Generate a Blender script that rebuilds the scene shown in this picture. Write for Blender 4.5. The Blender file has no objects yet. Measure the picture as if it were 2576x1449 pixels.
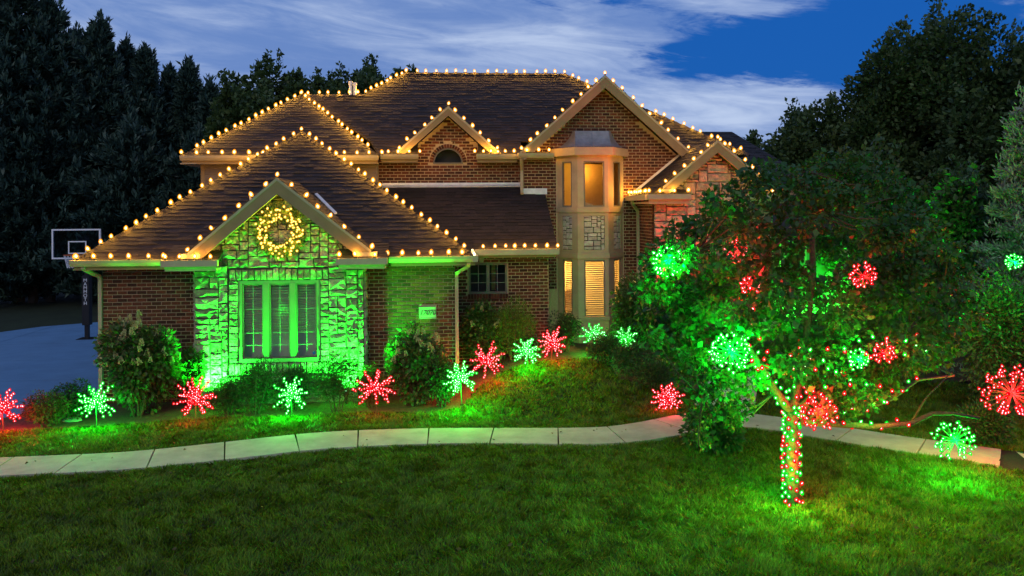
import bpy, bmesh, math, random
import numpy as np
from mathutils import Vector, Matrix, Euler

random.seed(11)
rng = np.random.default_rng(11)
SC = bpy.context.scene
COL = SC.collection
R = math.radians

# ------------------------------------------------------------------ camera
FPX, CX, HY, ZC = 2000.0, 1288.0, 530.0, 4.1      # the photograph measured at 2576 x 1449
PSI, ROLL = R(5.0), R(0.4)
cam_d = bpy.data.cameras.new("camera")
cam = bpy.data.objects.new("camera", cam_d)
COL.objects.link(cam)
SC.camera = cam
cam_d.sensor_width = 36.0
cam_d.lens = 36.0 * FPX / 2576.0
cam_d.shift_y = -(724.5 - HY) / 2576.0
cam_d.clip_start, cam_d.clip_end = 0.1, 2000.0
cam.matrix_world = (Matrix.Translation((0, 0, ZC)) @ Matrix.Rotation(-PSI, 4, 'Z')
                    @ Matrix.Rotation(R(90), 4, 'X') @ Matrix.Rotation(-ROLL, 4, 'Z'))


def ray(x, y):
    u, v = (x - CX) / FPX, -(y - HY) / FPX
    c, s = math.cos(-ROLL), math.sin(-ROLL)
    u, v = c * u - s * v, s * u + c * v
    return Vector((math.sin(PSI) + u * math.cos(PSI), math.cos(PSI) - u * math.sin(PSI), v))


def W(x, y, Y):
    d = ray(x, y)
    return d * (Y / d.y) + Vector((0, 0, ZC))


# ------------------------------------------------------------------ world, sun, exposure
SUN_EL, SUN_AZ = R(6.0), R(200.0)
world = bpy.data.worlds.new("World")
SC.world = world
world.use_nodes = True
wn, wl = world.node_tree.nodes, world.node_tree.links
wn.clear()


def wm(op, a, b=None, c=None):
    n = wn.new('ShaderNodeMath')
    n.operation = op
    for i, v in enumerate((a, b, c)):
        if v is None:
            continue
        if isinstance(v, (int, float)):
            n.inputs[i].default_value = v
        else:
            wl.new(v, n.inputs[i])
    return n.outputs[0]


def wmix(f, a, b):
    n = wn.new('ShaderNodeMix')
    n.data_type = 'RGBA'
    for i, v in ((0, f), (6, a), (7, b)):
        if isinstance(v, (tuple, list)):
            n.inputs[i].default_value = (*v, 1)
        elif isinstance(v, (int, float)):
            n.inputs[i].default_value = v
        else:
            wl.new(v, n.inputs[i])
    return n.outputs[2]


def wstep(x, lo, hi):
    n = wn.new('ShaderNodeMapRange')
    n.interpolation_type = 'SMOOTHSTEP'
    wl.new(x, n.inputs[0])
    n.inputs[1].default_value, n.inputs[2].default_value = lo, hi
    return n.outputs[0]


tc = wn.new('ShaderNodeTexCoord')
sep = wn.new('ShaderNodeSeparateXYZ')
wl.new(tc.outputs['Generated'], sep.inputs[0])
dx, dy, dz = sep.outputs
dzp = wm('MAXIMUM', dz, 0.0)
den = wm('ADD', dzp, 0.20)
pu, pv = wm('DIVIDE', dx, den), wm('DIVIDE', dy, den)
azn = wm('MULTIPLY', wm('ARCTAN2', dx, dy), 180 / math.pi)
eln = wm('MULTIPLY', wm('ARCSINE', dz), 180 / math.pi)


def wnoise(scale, sx, sy, detail, rough, off=0.0, dist=0.0):
    cmb = wn.new('ShaderNodeCombineXYZ')
    wl.new(wm('MULTIPLY_ADD', azn, 0.045 * sx, off), cmb.inputs[0])
    wl.new(wm('MULTIPLY', wm('ADD', eln, wm('MULTIPLY', azn, 0.10)), 0.10 * sy), cmb.inputs[1])
    cmb.inputs[2].default_value = off
    n = wn.new('ShaderNodeTexNoise')
    n.inputs['Scale'].default_value = scale
    n.inputs['Detail'].default_value = detail
    n.inputs['Roughness'].default_value = rough
    n.inputs['Distortion'].default_value = dist
    wl.new(cmb.outputs[0], n.inputs['Vector'])
    return n.outputs['Fac']


def blob(a, e, ra, re):
    p = wm('POWER', wm('DIVIDE', wm('SUBTRACT', azn, a), ra), 2.0)
    q = wm('POWER', wm('DIVIDE', wm('SUBTRACT', eln, e), re), 2.0)
    return wm('EXPONENT', wm('MULTIPLY', wm('ADD', p, q), -1.0))


n_big = wnoise(1.5, 1.0, 1.3, 9, 0.62, 3.1, 0.4)
n_fine = wnoise(5.0, 0.8, 1.7, 9, 0.66, 7.7, 0.5)
n_str = wnoise(2.6, 0.7, 2.0, 9, 0.62, 1.3, 0.7)
hole = wm('ADD', wm('ADD', blob(24, 10.6, 14, 2.9), wm('MULTIPLY', blob(34, 12.5, 8, 5), 0.7)),
          wm('MULTIPLY', blob(31, 6.0, 6, 2.5), 0.55))
lite = wm('ADD', wm('MULTIPLY', blob(17, 7.2, 8, 2.0), 0.55), wm('MULTIPLY', blob(9, 11.3, 6, 1.6), 0.4))
thin = wm('ADD', wm('MULTIPLY', blob(-11, 13.6, 6, 0.9), 0.30), wm('MULTIPLY', blob(8, 14.8, 12, 1.2), 0.35))
cov = wm('ADD', wm('SUBTRACT', wm('SUBTRACT', wm('ADD', 0.92, lite), wm('MULTIPLY', hole, 0.90)), thin),
         wm('ADD', wm('MULTIPLY', wm('SUBTRACT', n_big, 0.5), 0.95), wm('MULTIPLY', wm('SUBTRACT', n_fine, 0.5), 0.95)))
mask = wstep(cov, 0.30, 0.60)
bright = wstep(wm('ADD', wm('ADD', wm('MULTIPLY', n_str, 1.0), wm('MULTIPLY', lite, 0.55)), wm('MULTIPLY', wm('SUBTRACT', n_big, 0.5), 0.5)), 0.34, 0.95)
cloud_col = wmix(bright, (0.140, 0.250, 0.560), (0.50, 0.61, 0.84))
sky = wn.new('ShaderNodeTexSky')
sky.sky_type = 'NISHITA'
sky.sun_disc = False
sky.sun_elevation, sky.sun_rotation = SUN_EL, SUN_AZ
skym = wn.new('ShaderNodeMix')
skym.data_type = 'RGBA'
skym.blend_type = 'MULTIPLY'
skym.inputs[0].default_value = 1.0
wl.new(sky.outputs[0], skym.inputs[6])
skym.inputs[7].default_value = (0.010, 0.030, 0.075, 1)     # dusk: the clear sky far below its daylight strength
clear = wmix(0.85, skym.outputs[2], (0.008, 0.110, 0.47))
skycol = wmix(mask, clear, cloud_col)
lowsky = wmix(wstep(dz, -0.08, 0.0), (0.02, 0.025, 0.02), skycol)
bg = wn.new('ShaderNodeBackground')
bg.inputs[1].default_value = 1.0
wl.new(lowsky, bg.inputs[0])
wo = wn.new('ShaderNodeOutputWorld')
wl.new(bg.outputs[0], wo.inputs[0])

sun_d = bpy.data.lights.new("sun", 'SUN')
sun_d.energy = 0.58
sun_d.angle = R(25)
sun_d.color = (1.0, 0.86, 0.62)
sun = bpy.data.objects.new("sun", sun_d)
COL.objects.link(sun)
sun.rotation_euler = (R(90 - 30), 0, R(-12))           # the last glow from behind the camera

SC.view_settings.view_transform = 'Standard'
SC.view_settings.look = 'None'
SC.view_settings.exposure = 0.0
SC.view_settings.gamma = 1.0
SC.view_settings.use_curve_mapping = False
SC.render.engine = 'CYCLES'
SC.cycles.use_denoising = True
SC.cycles.max_bounces = 6
SC.cycles.diffuse_bounces = 3
SC.cycles.transparent_max_bounces = 12
SC.cycles.sample_clamp_indirect = 4.0
SC.cycles.sample_clamp_direct = 0.0
SC.cycles.caustics_reflective = False
SC.cycles.caustics_refractive = False

# light strengths, all in one place
BULB_L = 1.0            # roof bulbs: look of the frosted glass
BULB_W = 16.0            # roof bulbs: light of each filament
LED_L = 1.0            # LED tips
BURST_W_RED, BURST_W_GREEN = 190.0, 260.0
ORB_W_RED, ORB_W_GREEN = 80.0, 300.0
FLOOD_W = 3000.0
ROOM_W_UP, ROOM_W_LOW = 42.0, 420.0


# ------------------------------------------------------------------ materials
def mat(name, base, rough=0.75, var=0.0, noise=None, bump=None, spec=0.3, metal=0.0, tint=None, transl=0.0):
    m = bpy.data.materials.new(name)
    m.use_nodes = True
    N, L = m.node_tree.nodes, m.node_tree.links
    p = N['Principled BSDF']
    p.inputs['Roughness'].default_value = rough
    p.inputs['Specular IOR Level'].default_value = spec
    p.inputs['Metallic'].default_value = metal
    geo = N.new('ShaderNodeNewGeometry')
    oi = N.new('ShaderNodeObjectInfo')
    add = N.new('ShaderNodeMath')
    add.operation = 'ADD'
    L.new(geo.outputs['Random Per Island'], add.inputs[0])
    L.new(oi.outputs['Random'], add.inputs[1])
    fr = N.new('ShaderNodeMath')
    fr.operation = 'FRACT'
    L.new(add.outputs[0], fr.inputs[0])
    rand = fr.outputs[0]
    col = N.new('ShaderNodeMix')
    col.data_type = 'RGBA'
    t = tint or tuple(c * (1 + var) for c in base)
    a = tuple(c * (1 - var) for c in base) if tint is None else base
    col.inputs[6].default_value, col.inputs[7].default_value = (*a, 1), (*t, 1)
    L.new(rand, col.inputs[0])
    out = col.outputs[2]
    tx = N.new('ShaderNodeTexCoord')
    if noise:
        nz = N.new('ShaderNodeTexNoise')
        nz.inputs['Scale'].default_value = noise[0]
        nz.inputs['Detail'].default_value = 6
        nz.inputs['Roughness'].default_value = 0.65
        L.new(geo.outputs['Position'], nz.inputs['Vector'])
        mr = N.new('ShaderNodeMapRange')
        mr.inputs[1].default_value, mr.inputs[2].default_value = 0.3, 0.7
        mr.inputs[3].default_value, mr.inputs[4].default_value = 1 - noise[1], 1 + noise[1]
        L.new(nz.outputs['Fac'], mr.inputs[0])
        mu = N.new('ShaderNodeMix')
        mu.data_type = 'RGBA'
        mu.blend_type = 'MULTIPLY'
        mu.inputs[0].default_value = 1
        L.new(out, mu.inputs[6])
        L.new(mr.outputs[0], mu.inputs[7])
        out = mu.outputs[2]
    L.new(out, p.inputs['Base Color'])
    if bump:
        bz = N.new('ShaderNodeTexNoise')
        bz.inputs['Scale'].default_value = bump[0]
        bz.inputs['Detail'].default_value = 5
        L.new(geo.outputs['Position'], bz.inputs['Vector'])
        b = N.new('ShaderNodeBump')
        b.inputs['Strength'].default_value = bump[1]
        b.inputs['Distance'].default_value = 0.02
        L.new(bz.outputs['Fac'], b.inputs['Height'])
        L.new(b.outputs[0], p.inputs['Normal'])
    if transl:
        tr = N.new('ShaderNodeBsdfTranslucent')
        L.new(out, tr.inputs[0])
        mx = N.new('ShaderNodeMixShader')
        mx.inputs[0].default_value = transl
        L.new(p.outputs[0], mx.inputs[1])
        L.new(tr.outputs[0], mx.inputs[2])
        L.new(mx.outputs[0], N['Material Output'].inputs[0])
    return m


def glow(name, core, edge, strength, power=(0.1, 0.7), sample=True, edge_gain=0.35, clear=0.0):
    """Frosted lamp glass: white hot in the middle, its own colour towards the rim."""
    m = bpy.data.materials.new(name)
    m.use_nodes = True
    N, L = m.node_tree.nodes, m.node_tree.links
    N.remove(N['Principled BSDF'])
    lw = N.new('ShaderNodeLayerWeight')
    lw.inputs[0].default_value = 0.5
    pw = N.new('ShaderNodeMapRange')
    pw.interpolation_type = 'SMOOTHSTEP'
    pw.inputs[1].default_value, pw.inputs[2].default_value = power
    L.new(lw.outputs['Facing'], pw.inputs[0])
    mx = N.new('ShaderNodeMix')
    mx.data_type = 'RGBA'
    L.new(pw.outputs[0], mx.inputs[0])
    mx.inputs[6].default_value = (*core, 1)
    mx.inputs[7].default_value = (*(c * edge_gain for c in edge), 1)
    e = N.new('ShaderNodeEmission')
    e.inputs[1].default_value = strength
    L.new(mx.outputs[2], e.inputs[0])
    if clear:
        tr = N.new('ShaderNodeBsdfTransparent')
        ms = N.new('ShaderNodeMixShader')
        ms.inputs[0].default_value = clear
        L.new(e.outputs[0], ms.inputs[1])
        L.new(tr.outputs[0], ms.inputs[2])
        L.new(ms.outputs[0], N['Material Output'].inputs[0])
    else:
        L.new(e.outputs[0], N['Material Output'].inputs[0])
    if not sample:
        m.cycles.emission_sampling = 'NONE'
    return m


def glass(name, tint=(0.9, 0.95, 0.95), refl=0.06):
    m = bpy.data.materials.new(name)
    m.use_nodes = True
    N, L = m.node_tree.nodes, m.node_tree.links
    N.remove(N['Principled BSDF'])
    t = N.new('ShaderNodeBsdfTransparent')
    t.inputs[0].default_value = (*tint, 1)
    g = N.new('ShaderNodeBsdfGlossy')
    g.inputs['Roughness'].default_value = 0.02
    lw = N.new('ShaderNodeLayerWeight')
    lw.inputs[0].default_value = refl
    mx = N.new('ShaderNodeMixShader')
    L.new(lw.outputs['Fresnel'], mx.inputs[0])
    L.new(t.outputs[0], mx.inputs[1])
    L.new(g.outputs[0], mx.inputs[2])
    L.new(mx.outputs[0], N['Material Output'].inputs[0])
    return m


M = dict(
    brick=mat('brick_clay', (0.040, 0.013, 0.008), 0.85, tint=(0.150, 0.043, 0.019), noise=(30, 0.3), bump=(60, 0.5)),
    mortar=mat('mortar', (0.42, 0.31, 0.19), 0.95, noise=(20, 0.2), bump=(80, 0.4)),
    stone=mat('limestone', (0.15, 0.125, 0.09), 0.85, tint=(0.37, 0.31, 0.235), noise=(9, 0.34), bump=(24, 0.9)),
    pale=mat('pale_limestone', (0.36, 0.30, 0.25), 0.85, tint=(0.52, 0.44, 0.37), noise=(9, 0.25), bump=(24, 0.7)),
    stone_joint=mat('stone_mortar', (0.075, 0.062, 0.05), 0.95, noise=(15, 0.2)),
    shingle=mat('asphalt_shingle', (0.005, 0.004, 0.006), 0.7, tint=(0.023, 0.015, 0.017), noise=(14, 0.45), bump=(120, 0.8), spec=0.35),
    deck=mat('roof_underlay', (0.03, 0.025, 0.025), 0.9),
    trim=mat('taupe_trim_paint', (0.235, 0.165, 0.080), 0.6, noise=(3, 0.12), bump=(20, 0.08)),
    gutter=mat('almond_gutter_paint', (0.36, 0.30, 0.20), 0.42, noise=(2.5, 0.15)),
    siding=mat('taupe_siding', (0.16, 0.125, 0.10), 0.7, noise=(3, 0.15)),
    soffit=mat('soffit', (0.30, 0.25, 0.18), 0.7, noise=(4, 0.1)),
    flash=mat('galvanised_flashing', (0.62, 0.63, 0.66), 0.42, metal=0.4, noise=(6, 0.15)),
    lead=mat('weathered_metal_roof', (0.26, 0.25, 0.27), 0.5, metal=0.35, noise=(5, 0.25), bump=(8, 0.2)),
    frame=mat('window_frame_paint', (0.15, 0.13, 0.105), 0.5, noise=(4, 0.1)),
    bay=mat('bay_panel_paint', (0.40, 0.285, 0.175), 0.6, noise=(3, 0.15), bump=(30, 0.1)),
    muntin=mat('white_muntin', (0.24, 0.24, 0.23), 0.5),
    blind=mat('wooden_blind_slat', (0.46, 0.42, 0.34), 0.6, var=0.15),
    blind2=mat('warm_blind_slat', (0.30, 0.22, 0.12), 0.6, var=0.15),
    room=mat('painted_room', (0.62, 0.50, 0.30), 0.9, noise=(1.5, 0.1)),
    roomdark=mat('dark_room', (0.05, 0.05, 0.05), 0.9),
    tan=mat('tan_door', (0.30, 0.20, 0.10), 0.7, noise=(2, 0.2)),
    wood=mat('dark_furniture', (0.10, 0.05, 0.025), 0.5, noise=(8, 0.3)),
    linen=mat('linen', (0.45, 0.38, 0.27), 0.9, noise=(6, 0.2)),
    glass=glass('window_glass'),
    board=glass('backboard_glass', (0.55, 0.65, 0.75), 0.25),
    conc=mat('concrete_slab', (0.385, 0.345, 0.275), 0.9, var=0.09, noise=(2.2, 0.22), bump=(90, 0.5)),
    drive=mat('driveway_concrete', (0.09, 0.19, 0.32), 0.85, noise=(1.2, 0.12), bump=(60, 0.3)),  # blue of the sky light is painted into the concrete colour
    soil=mat('lawn_soil', (0.016, 0.024, 0.008), 0.95, noise=(1.3, 0.35), bump=(30, 0.8)),
    mulch=mat('bark_mulch', (0.050, 0.026, 0.015), 0.95, tint=(0.09, 0.045, 0.025), noise=(18, 0.5), bump=(40, 1.0)),
    grass=mat('grass_blade', (0.022, 0.064, 0.004), 0.5, tint=(0.160, 0.235, 0.013), noise=(1.4, 0.5), spec=0.25, transl=0.25),
    leaf=mat('maple_leaf', (0.013, 0.058, 0.009), 0.45, tint=(0.042, 0.128, 0.020), spec=0.35, transl=0.3),
    leaf2=mat('shade_tree_leaf', (0.024, 0.056, 0.016), 0.45, tint=(0.080, 0.130, 0.036), spec=0.3, transl=0.25),
    needle=mat('dark_needle', (0.016, 0.040, 0.032), 0.5, tint=(0.055, 0.105, 0.080), spec=0.3),
    bluen=mat('silver_needle', (0.14, 0.17, 0.14), 0.6, tint=(0.27, 0.29, 0.23), spec=0.3),
    shrub=mat('shrub_leaf', (0.030, 0.070, 0.014), 0.5, tint=(0.080, 0.125, 0.030), spec=0.35, transl=0.25),
    yew=mat('yew_needle', (0.018, 0.045, 0.012), 0.55, tint=(0.045, 0.085, 0.022), spec=0.3),
    barb=mat('barberry_leaf', (0.060, 0.045, 0.012), 0.55, tint=(0.13, 0.085, 0.022), spec=0.3, transl=0.2),
    gold=mat('golden_needle', (0.07, 0.10, 0.014), 0.5, tint=(0.16, 0.19, 0.03), spec=0.3, transl=0.2),
    petal=mat('hydrangea_petal', (0.34, 0.36, 0.15), 0.7, tint=(0.66, 0.58, 0.36), transl=0.3),
    bark=mat('bark', (0.075, 0.055, 0.038), 0.9, noise=(25, 0.4), bump=(40, 1.0)),
    wire=mat('green_cord', (0.035, 0.040, 0.020), 0.6),
    metal=mat('black_metal', (0.012, 0.012, 0.014), 0.4),
    pad=mat('black_vinyl_pad', (0.010, 0.010, 0.012), 0.55),
    white=mat('white_paint', (0.72, 0.74, 0.78), 0.5),
    rim=mat('orange_rim', (0.45, 0.10, 0.02), 0.4),
    plaque=mat('limestone_plaque', (0.30, 0.30, 0.265), 0.8, noise=(18, 0.12)),
    engr=mat('engraved_numeral', (0.02, 0.022, 0.02), 0.8),
    sticker=mat('blue_sticker', (0.03, 0.22, 0.42), 0.5),
    rock=mat('field_stone', (0.30, 0.29, 0.26), 0.9, noise=(12, 0.3), bump=(20, 0.6)),
    bulb=glow('warm_bulb', (6.0, 4.6, 2.4), (2.0, 0.62, 0.005), BULB_L, (0.02, 0.20), sample=False, edge_gain=1.0, clear=0.35),
    wbulb=glow('wreath_bulb', (3.2, 2.6, 0.9), (1.2, 0.60, 0.006), 1.0, (0.02, 0.25), sample=False, edge_gain=1.0),
    tube=glow('lit_gutter_glow', (1.0, 0.72, 0.35), (1.0, 0.6, 0.2), 9.0),  # emission stands in for bulb light on the gutter top
    red=glow('red_led', (5.0, 1.8, 2.0), (1.0, 0.0, 0.006), LED_L, (0.0, 0.09), sample=False, edge_gain=1.0),
    green=glow('green_led', (2.2, 5.0, 2.6), (0.0, 0.95, 0.022), LED_L, (0.0, 0.10), sample=False, edge_gain=1.0),
    lens=glow('flood_lens', (0.4, 1.0, 0.5), (0.05, 1.0, 0.1), 6.0, sample=False),
)


# ------------------------------------------------------------------ mesh helpers
class MB:
    def __init__(s):
        s.v, s.f = [], []

    def poly(s, pts):
        b = len(s.v)
        s.v += [tuple(p) for p in pts]
        s.f.append(tuple(range(b, b + len(pts))))

    def box(s, x0, x1, y0, y1, z0, z1):
        b = len(s.v)
        s.v += [(x0, y0, z0), (x1, y0, z0), (x1, y1, z0), (x0, y1, z0), (x0, y0, z1), (x1, y0, z1), (x1, y1, z1), (x0, y1, z1)]
        for q in ((0, 3, 2, 1), (4, 5, 6, 7), (0, 1, 5, 4), (1, 2, 6, 5), (2, 3, 7, 6), (3, 0, 4, 7)):
            s.f.append(tuple(b + i for i in q))

    def prism(s, pts, d):
        """A polygon swept along d, closed."""
        d = Vector(d)
        b, n = len(s.v), len(pts)
        s.v += [tuple(p) for p in pts] + [tuple(Vector(p) + d) for p in pts]
        s.f.append(tuple(b + i for i in range(n)))
        s.f.append(tuple(b + n + i for i in reversed(range(n))))
        for i in range(n):
            j = (i + 1) % n
            s.f.append((b + j, b + i, b + n + i, b + n + j))

    def bar(s, p, q, w, h, up=(0, 0, 1)):
        p, q = Vector(p), Vector(q)
        d = (q - p).normalized()
        r = d.cross(Vector(up))
        if r.length < 1e-4:
            r = d.cross(Vector((1, 0, 0)))
        r.normalize()
        u = r.cross(d)
        a = [p + r * (w / 2 * i) + u * (h / 2 * j) for i, j in ((-1, -1), (1, -1), (1, 1), (-1, 1))]
        s.prism(a, q - p)

    def tube(s, path, rad, n=6, cap=True):
        path = [Vector(p) for p in path]
        if not isinstance(rad, (list, tuple)):
            rad = [rad] * len(path)
        b = len(s.v)
        ref = Vector((0.13, 0.31, 0.94))
        for i, p in enumerate(path):
            d = (path[min(i + 1, len(path) - 1)] - path[max(i - 1, 0)]).normalized()
            r = d.cross(ref)
            if r.length < 0.05:
                r = d.cross(Vector((1, 0, 0)))
            r.normalize()
            u = d.cross(r)
            for k in range(n):
                a = 2 * math.pi * k / n
                s.v.append(tuple(p + (r * math.cos(a) + u * math.sin(a)) * rad[i]))
        for i in range(len(path) - 1):
            for k in range(n):
                k2 = (k + 1) % n
                s.f.append((b + i * n + k, b + i * n + k2, b + (i + 1) * n + k2, b + (i + 1) * n + k))
        if cap:
            s.f.append(tuple(b + k for k in reversed(range(n))))
            s.f.append(tuple(b + (len(path) - 1) * n + k for k in range(n)))

    def lathe(s, prof, n=10, c=(0, 0, 0)):
        b = len(s.v)
        for r, z in prof:
            for k in range(n):
                a = 2 * math.pi * k / n
                s.v.append((c[0] + r * math.cos(a), c[1] + r * math.sin(a), c[2] + z))
        for i in range(len(prof) - 1):
            for k in range(n):
                k2 = (k + 1) % n
                s.f.append((b + i * n + k, b + i * n + k2, b + (i + 1) * n + k2, b + (i + 1) * n + k))
        s.f.append(tuple(b + k for k in reversed(range(n))))
        s.f.append(tuple(b + (len(prof) - 1) * n + k for k in range(n)))

    def mesh(s, name, m, smooth=False):
        me = bpy.data.meshes.new(name)
        me.from_pydata(s.v, [], s.f)
        me.materials.append(M[m] if isinstance(m, str) else m)
        if smooth:
            me.polygons.foreach_set('use_smooth', [True] * len(me.polygons))
        me.update()
        return me

    def build(s, name, m, parent=None, kind=None, smooth=False, label=None):
        return link(name, s.mesh(name, m, smooth), parent, kind, label)


def link(name, data, parent=None, kind=None, label=None, local=False):
    o = bpy.data.objects.new(name, data)
    COL.objects.link(o)
    if parent is not None:
        o.parent = parent
        if not local:
            o.matrix_parent_inverse = Matrix.Translation(-base_of(parent))
    if kind:
        o['kind'] = kind
    if label:
        o['label'] = label
    return o


def base_of(o):
    v = Vector((0, 0, 0))
    while o is not None:
        v = v + o.location + (o.matrix_parent_inverse.translation if o.parent else Vector((0, 0, 0)))
        o = o.parent
    return v


def tag(o, label, cat, group=None):
    o['label'], o['category'] = label, cat
    if group:
        o['group'] = group
    return o


def thing(name, loc, label, cat, group=None):
    o = bpy.data.objects.new(name, None)
    o.empty_display_size = 0.2
    COL.objects.link(o)
    o.location = loc
    return tag(o, label, cat, group)


def lamp(name, kind, loc, energy, color, parent=None, radius=0.15, local=False, **kw):
    d = bpy.data.lights.new(name, kind)
    d.energy, d.color = energy, color
    d.shadow_soft_size = radius
    for k, v in kw.items():
        setattr(d, k, v)
    o = bpy.data.objects.new(name, d)
    COL.objects.link(o)
    o.location = loc
    if parent is not None:
        o.parent = parent
        if not local:
            o.matrix_parent_inverse = Matrix.Translation(-base_of(parent))
    return o


def quads_mesh(name, P, m, smooth=False):
    """P: (n, 4, 3) array of quads -> one mesh, fast."""
    n = len(P)
    me = bpy.data.meshes.new(name)
    me.vertices.add(n * 4)
    me.vertices.foreach_set('co', np.ascontiguousarray(P, dtype=np.float32).reshape(-1))
    me.loops.add(n * 4)
    me.loops.foreach_set('vertex_index', np.arange(n * 4, dtype=np.int32))
    me.polygons.add(n)
    me.polygons.foreach_set('loop_start', np.arange(0, n * 4, 4, dtype=np.int32))
    me.polygons.foreach_set('loop_total', np.full(n, 4, dtype=np.int32))
    me.materials.append(M[m] if isinstance(m, str) else m)
    me.update()
    me.validate()
    return me


def tris_mesh(name, P, m):
    n = len(P)
    me = bpy.data.meshes.new(name)
    me.vertices.add(n * 3)
    me.vertices.foreach_set('co', np.ascontiguousarray(P, dtype=np.float32).reshape(-1))
    me.loops.add(n * 3)
    me.loops.foreach_set('vertex_index', np.arange(n * 3, dtype=np.int32))
    me.polygons.add(n)
    me.polygons.foreach_set('loop_start', np.arange(0, n * 3, 3, dtype=np.int32))
    me.polygons.foreach_set('loop_total', np.full(n, 3, dtype=np.int32))
    me.materials.append(M[m])
    me.update()
    return me


def unit(a):
    return a / np.maximum(np.linalg.norm(a, axis=-1, keepdims=True), 1e-6)


def leaves(pos, direc, size, aspect=0.55, droop=0.3, jit=0.35):
    """Diamond leaf quads at pos, growing along direc."""
    n = len(pos)
    d = unit(direc + rng.normal(0, jit, (n, 3)) + np.array([0, 0, -droop]))
    s = unit(np.cross(d, rng.normal(0, 1, (n, 3))))
    nn = np.cross(d, s)
    L = (size * rng.uniform(0.65, 1.35, n))[:, None]
    w = L * aspect * 0.5
    fold = nn * L * 0.12
    b = pos
    return np.stack([b, b + d * L * 0.5 + s * w + fold, b + d * L, b + d * L * 0.5 - s * w + fold], axis=1)


def cluster_points(c, r, n, shell=0.45):
    u = unit(rng.normal(0, 1, (n, 3)))
    rad = (shell + (1 - shell) * rng.random(n)) ** 0.7
    return np.array(c) + u * rad[:, None] * np.array(r), u


# ------------------------------------------------------------------ ground
def sst(x, a, b):
    t = np.clip((np.asarray(x, dtype=float) - a) / (b - a), 0, 1)
    return t * t * (3 - 2 * t)


def gz(x, y):
    x, y = np.asarray(x, dtype=float), np.asarray(y, dtype=float)
    return 0.62 * sst(y, 15.0, 19.0) * sst(x, -0.4, 2.2) * (1 - sst(x, 40, 80)) + 0.02 * np.sin(x * 0.9 + 1) * np.sin(y * 0.7)


def on_ground(px, py, it=30):
    d = ray(px, py)
    t = -ZC / d.z
    for _ in range(it):
        p = d * t + Vector((0, 0, ZC))
        t += (float(gz(p.x, p.y)) - p.z) / d.z * 0.8
    return d * t + Vector((0, 0, ZC))


xs = np.concatenate([[-600, -250, -120, -70, -45, -30], np.arange(-22, 24.01, 0.4), [30, 45, 70, 120, 250, 600]])
ys = np.concatenate([[-200, -60, -20, -5], np.arange(2, 34.01, 0.4), [38, 45, 60, 90, 150, 300, 700, 1500]])
gx, gy = np.meshgrid(xs, ys)
gv = np.stack([gx, gy, gz(gx, gy)], -1).reshape(-1, 3)
nx = len(xs)
gf = [(j * nx + i, j * nx + i + 1, (j + 1) * nx + i + 1, (j + 1) * nx + i) for j in range(len(ys) - 1) for i in range(nx - 1)]
gm = bpy.data.meshes.new('ground')
gm.from_pydata(gv.tolist(), [], gf)
gm.materials.append(M['soil'])
ground = link('ground', gm, kind='structure')


def in_poly(px, py, poly):
    inside = np.zeros(px.shape, bool)
    n = len(poly)
    for i in range(n):
        x0, y0 = poly[i]
        x1, y1 = poly[(i + 1) % n]
        c = ((y0 > py) != (y1 > py)) & (px < (x1 - x0) * (py - y0) / (y1 - y0 + 1e-12) + x0)
        inside ^= c
    return inside


BED = [(-8.9, 15.7), (-7.6, 15.75), (-6.2, 16.05), (-4.6, 16.25), (-3.0, 16.15), (-1.4, 16.3), (-0.3, 16.2), (0.35, 16.5), (0.75, 17.5),
       (1.35, 18.05), (2.3, 18.35), (3.3, 18.5), (3.75, 18.1), (3.85, 17.2), (4.5, 16.7), (5.4, 16.5), (6.0, 17.0), (6.0, 19.4), (5.3, 19.4),
       (5.3, 21.2), (-0.5, 21.2), (-0.5, 18), (-8.9, 18)]
BED2 = [(8.2, 17.6), (9.5, 16.9), (12, 16.4), (14.5, 16.4), (14.5, 20), (8.2, 20)]
DRIVE = [(-30, 14.0), (-9.4, 15.2), (-8.6, 17.2), (-7.55, 19.0), (-7.4, 27.0), (-7.4, 31.2), (-12.6, 31.1), (-14.4, 30.0), (-15.4, 28.4), (-18, 24), (-30, 21)]


def sheet(name, poly, m, lift, step):
    px, py = [p[0] for p in poly], [p[1] for p in poly]
    X = np.arange(min(px), max(px) + step, step)
    Y = np.arange(min(py), max(py) + step, step)
    a, b = np.meshgrid(X, Y)
    cx, cy = a[:-1, :-1] + step / 2, b[:-1, :-1] + step / 2
    ok = in_poly(cx, cy, poly)
    v = np.stack([a, b, gz(a, b) + lift], -1).reshape(-1, 3)
    k = len(X)
    f = [(j * k + i, j * k + i + 1, (j + 1) * k + i + 1, (j + 1) * k + i) for j, i in np.argwhere(ok)]
    me = bpy.data.meshes.new(name)
    me.from_pydata(v.tolist(), [], f)
    bm = bmesh.new()
    bm.from_mesh(me)
    bmesh.ops.delete(bm, geom=[w for w in bm.verts if not w.link_faces], context='VERTS')
    bm.to_mesh(me)
    bm.free()
    me.materials.append(M[m])
    return link(name, me, kind='structure')


sheet('garden_bed', BED, 'mulch', 0.03, 0.12)
sheet('garden_bed', BED2, 'mulch', 0.03, 0.2)
# driveway in poured panels with open joints between them
drive = thing('driveway', (-12, 22, 0), 'wide concrete driveway beside the house', 'driveway')
del drive['category']
drive['kind'] = 'structure'


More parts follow.
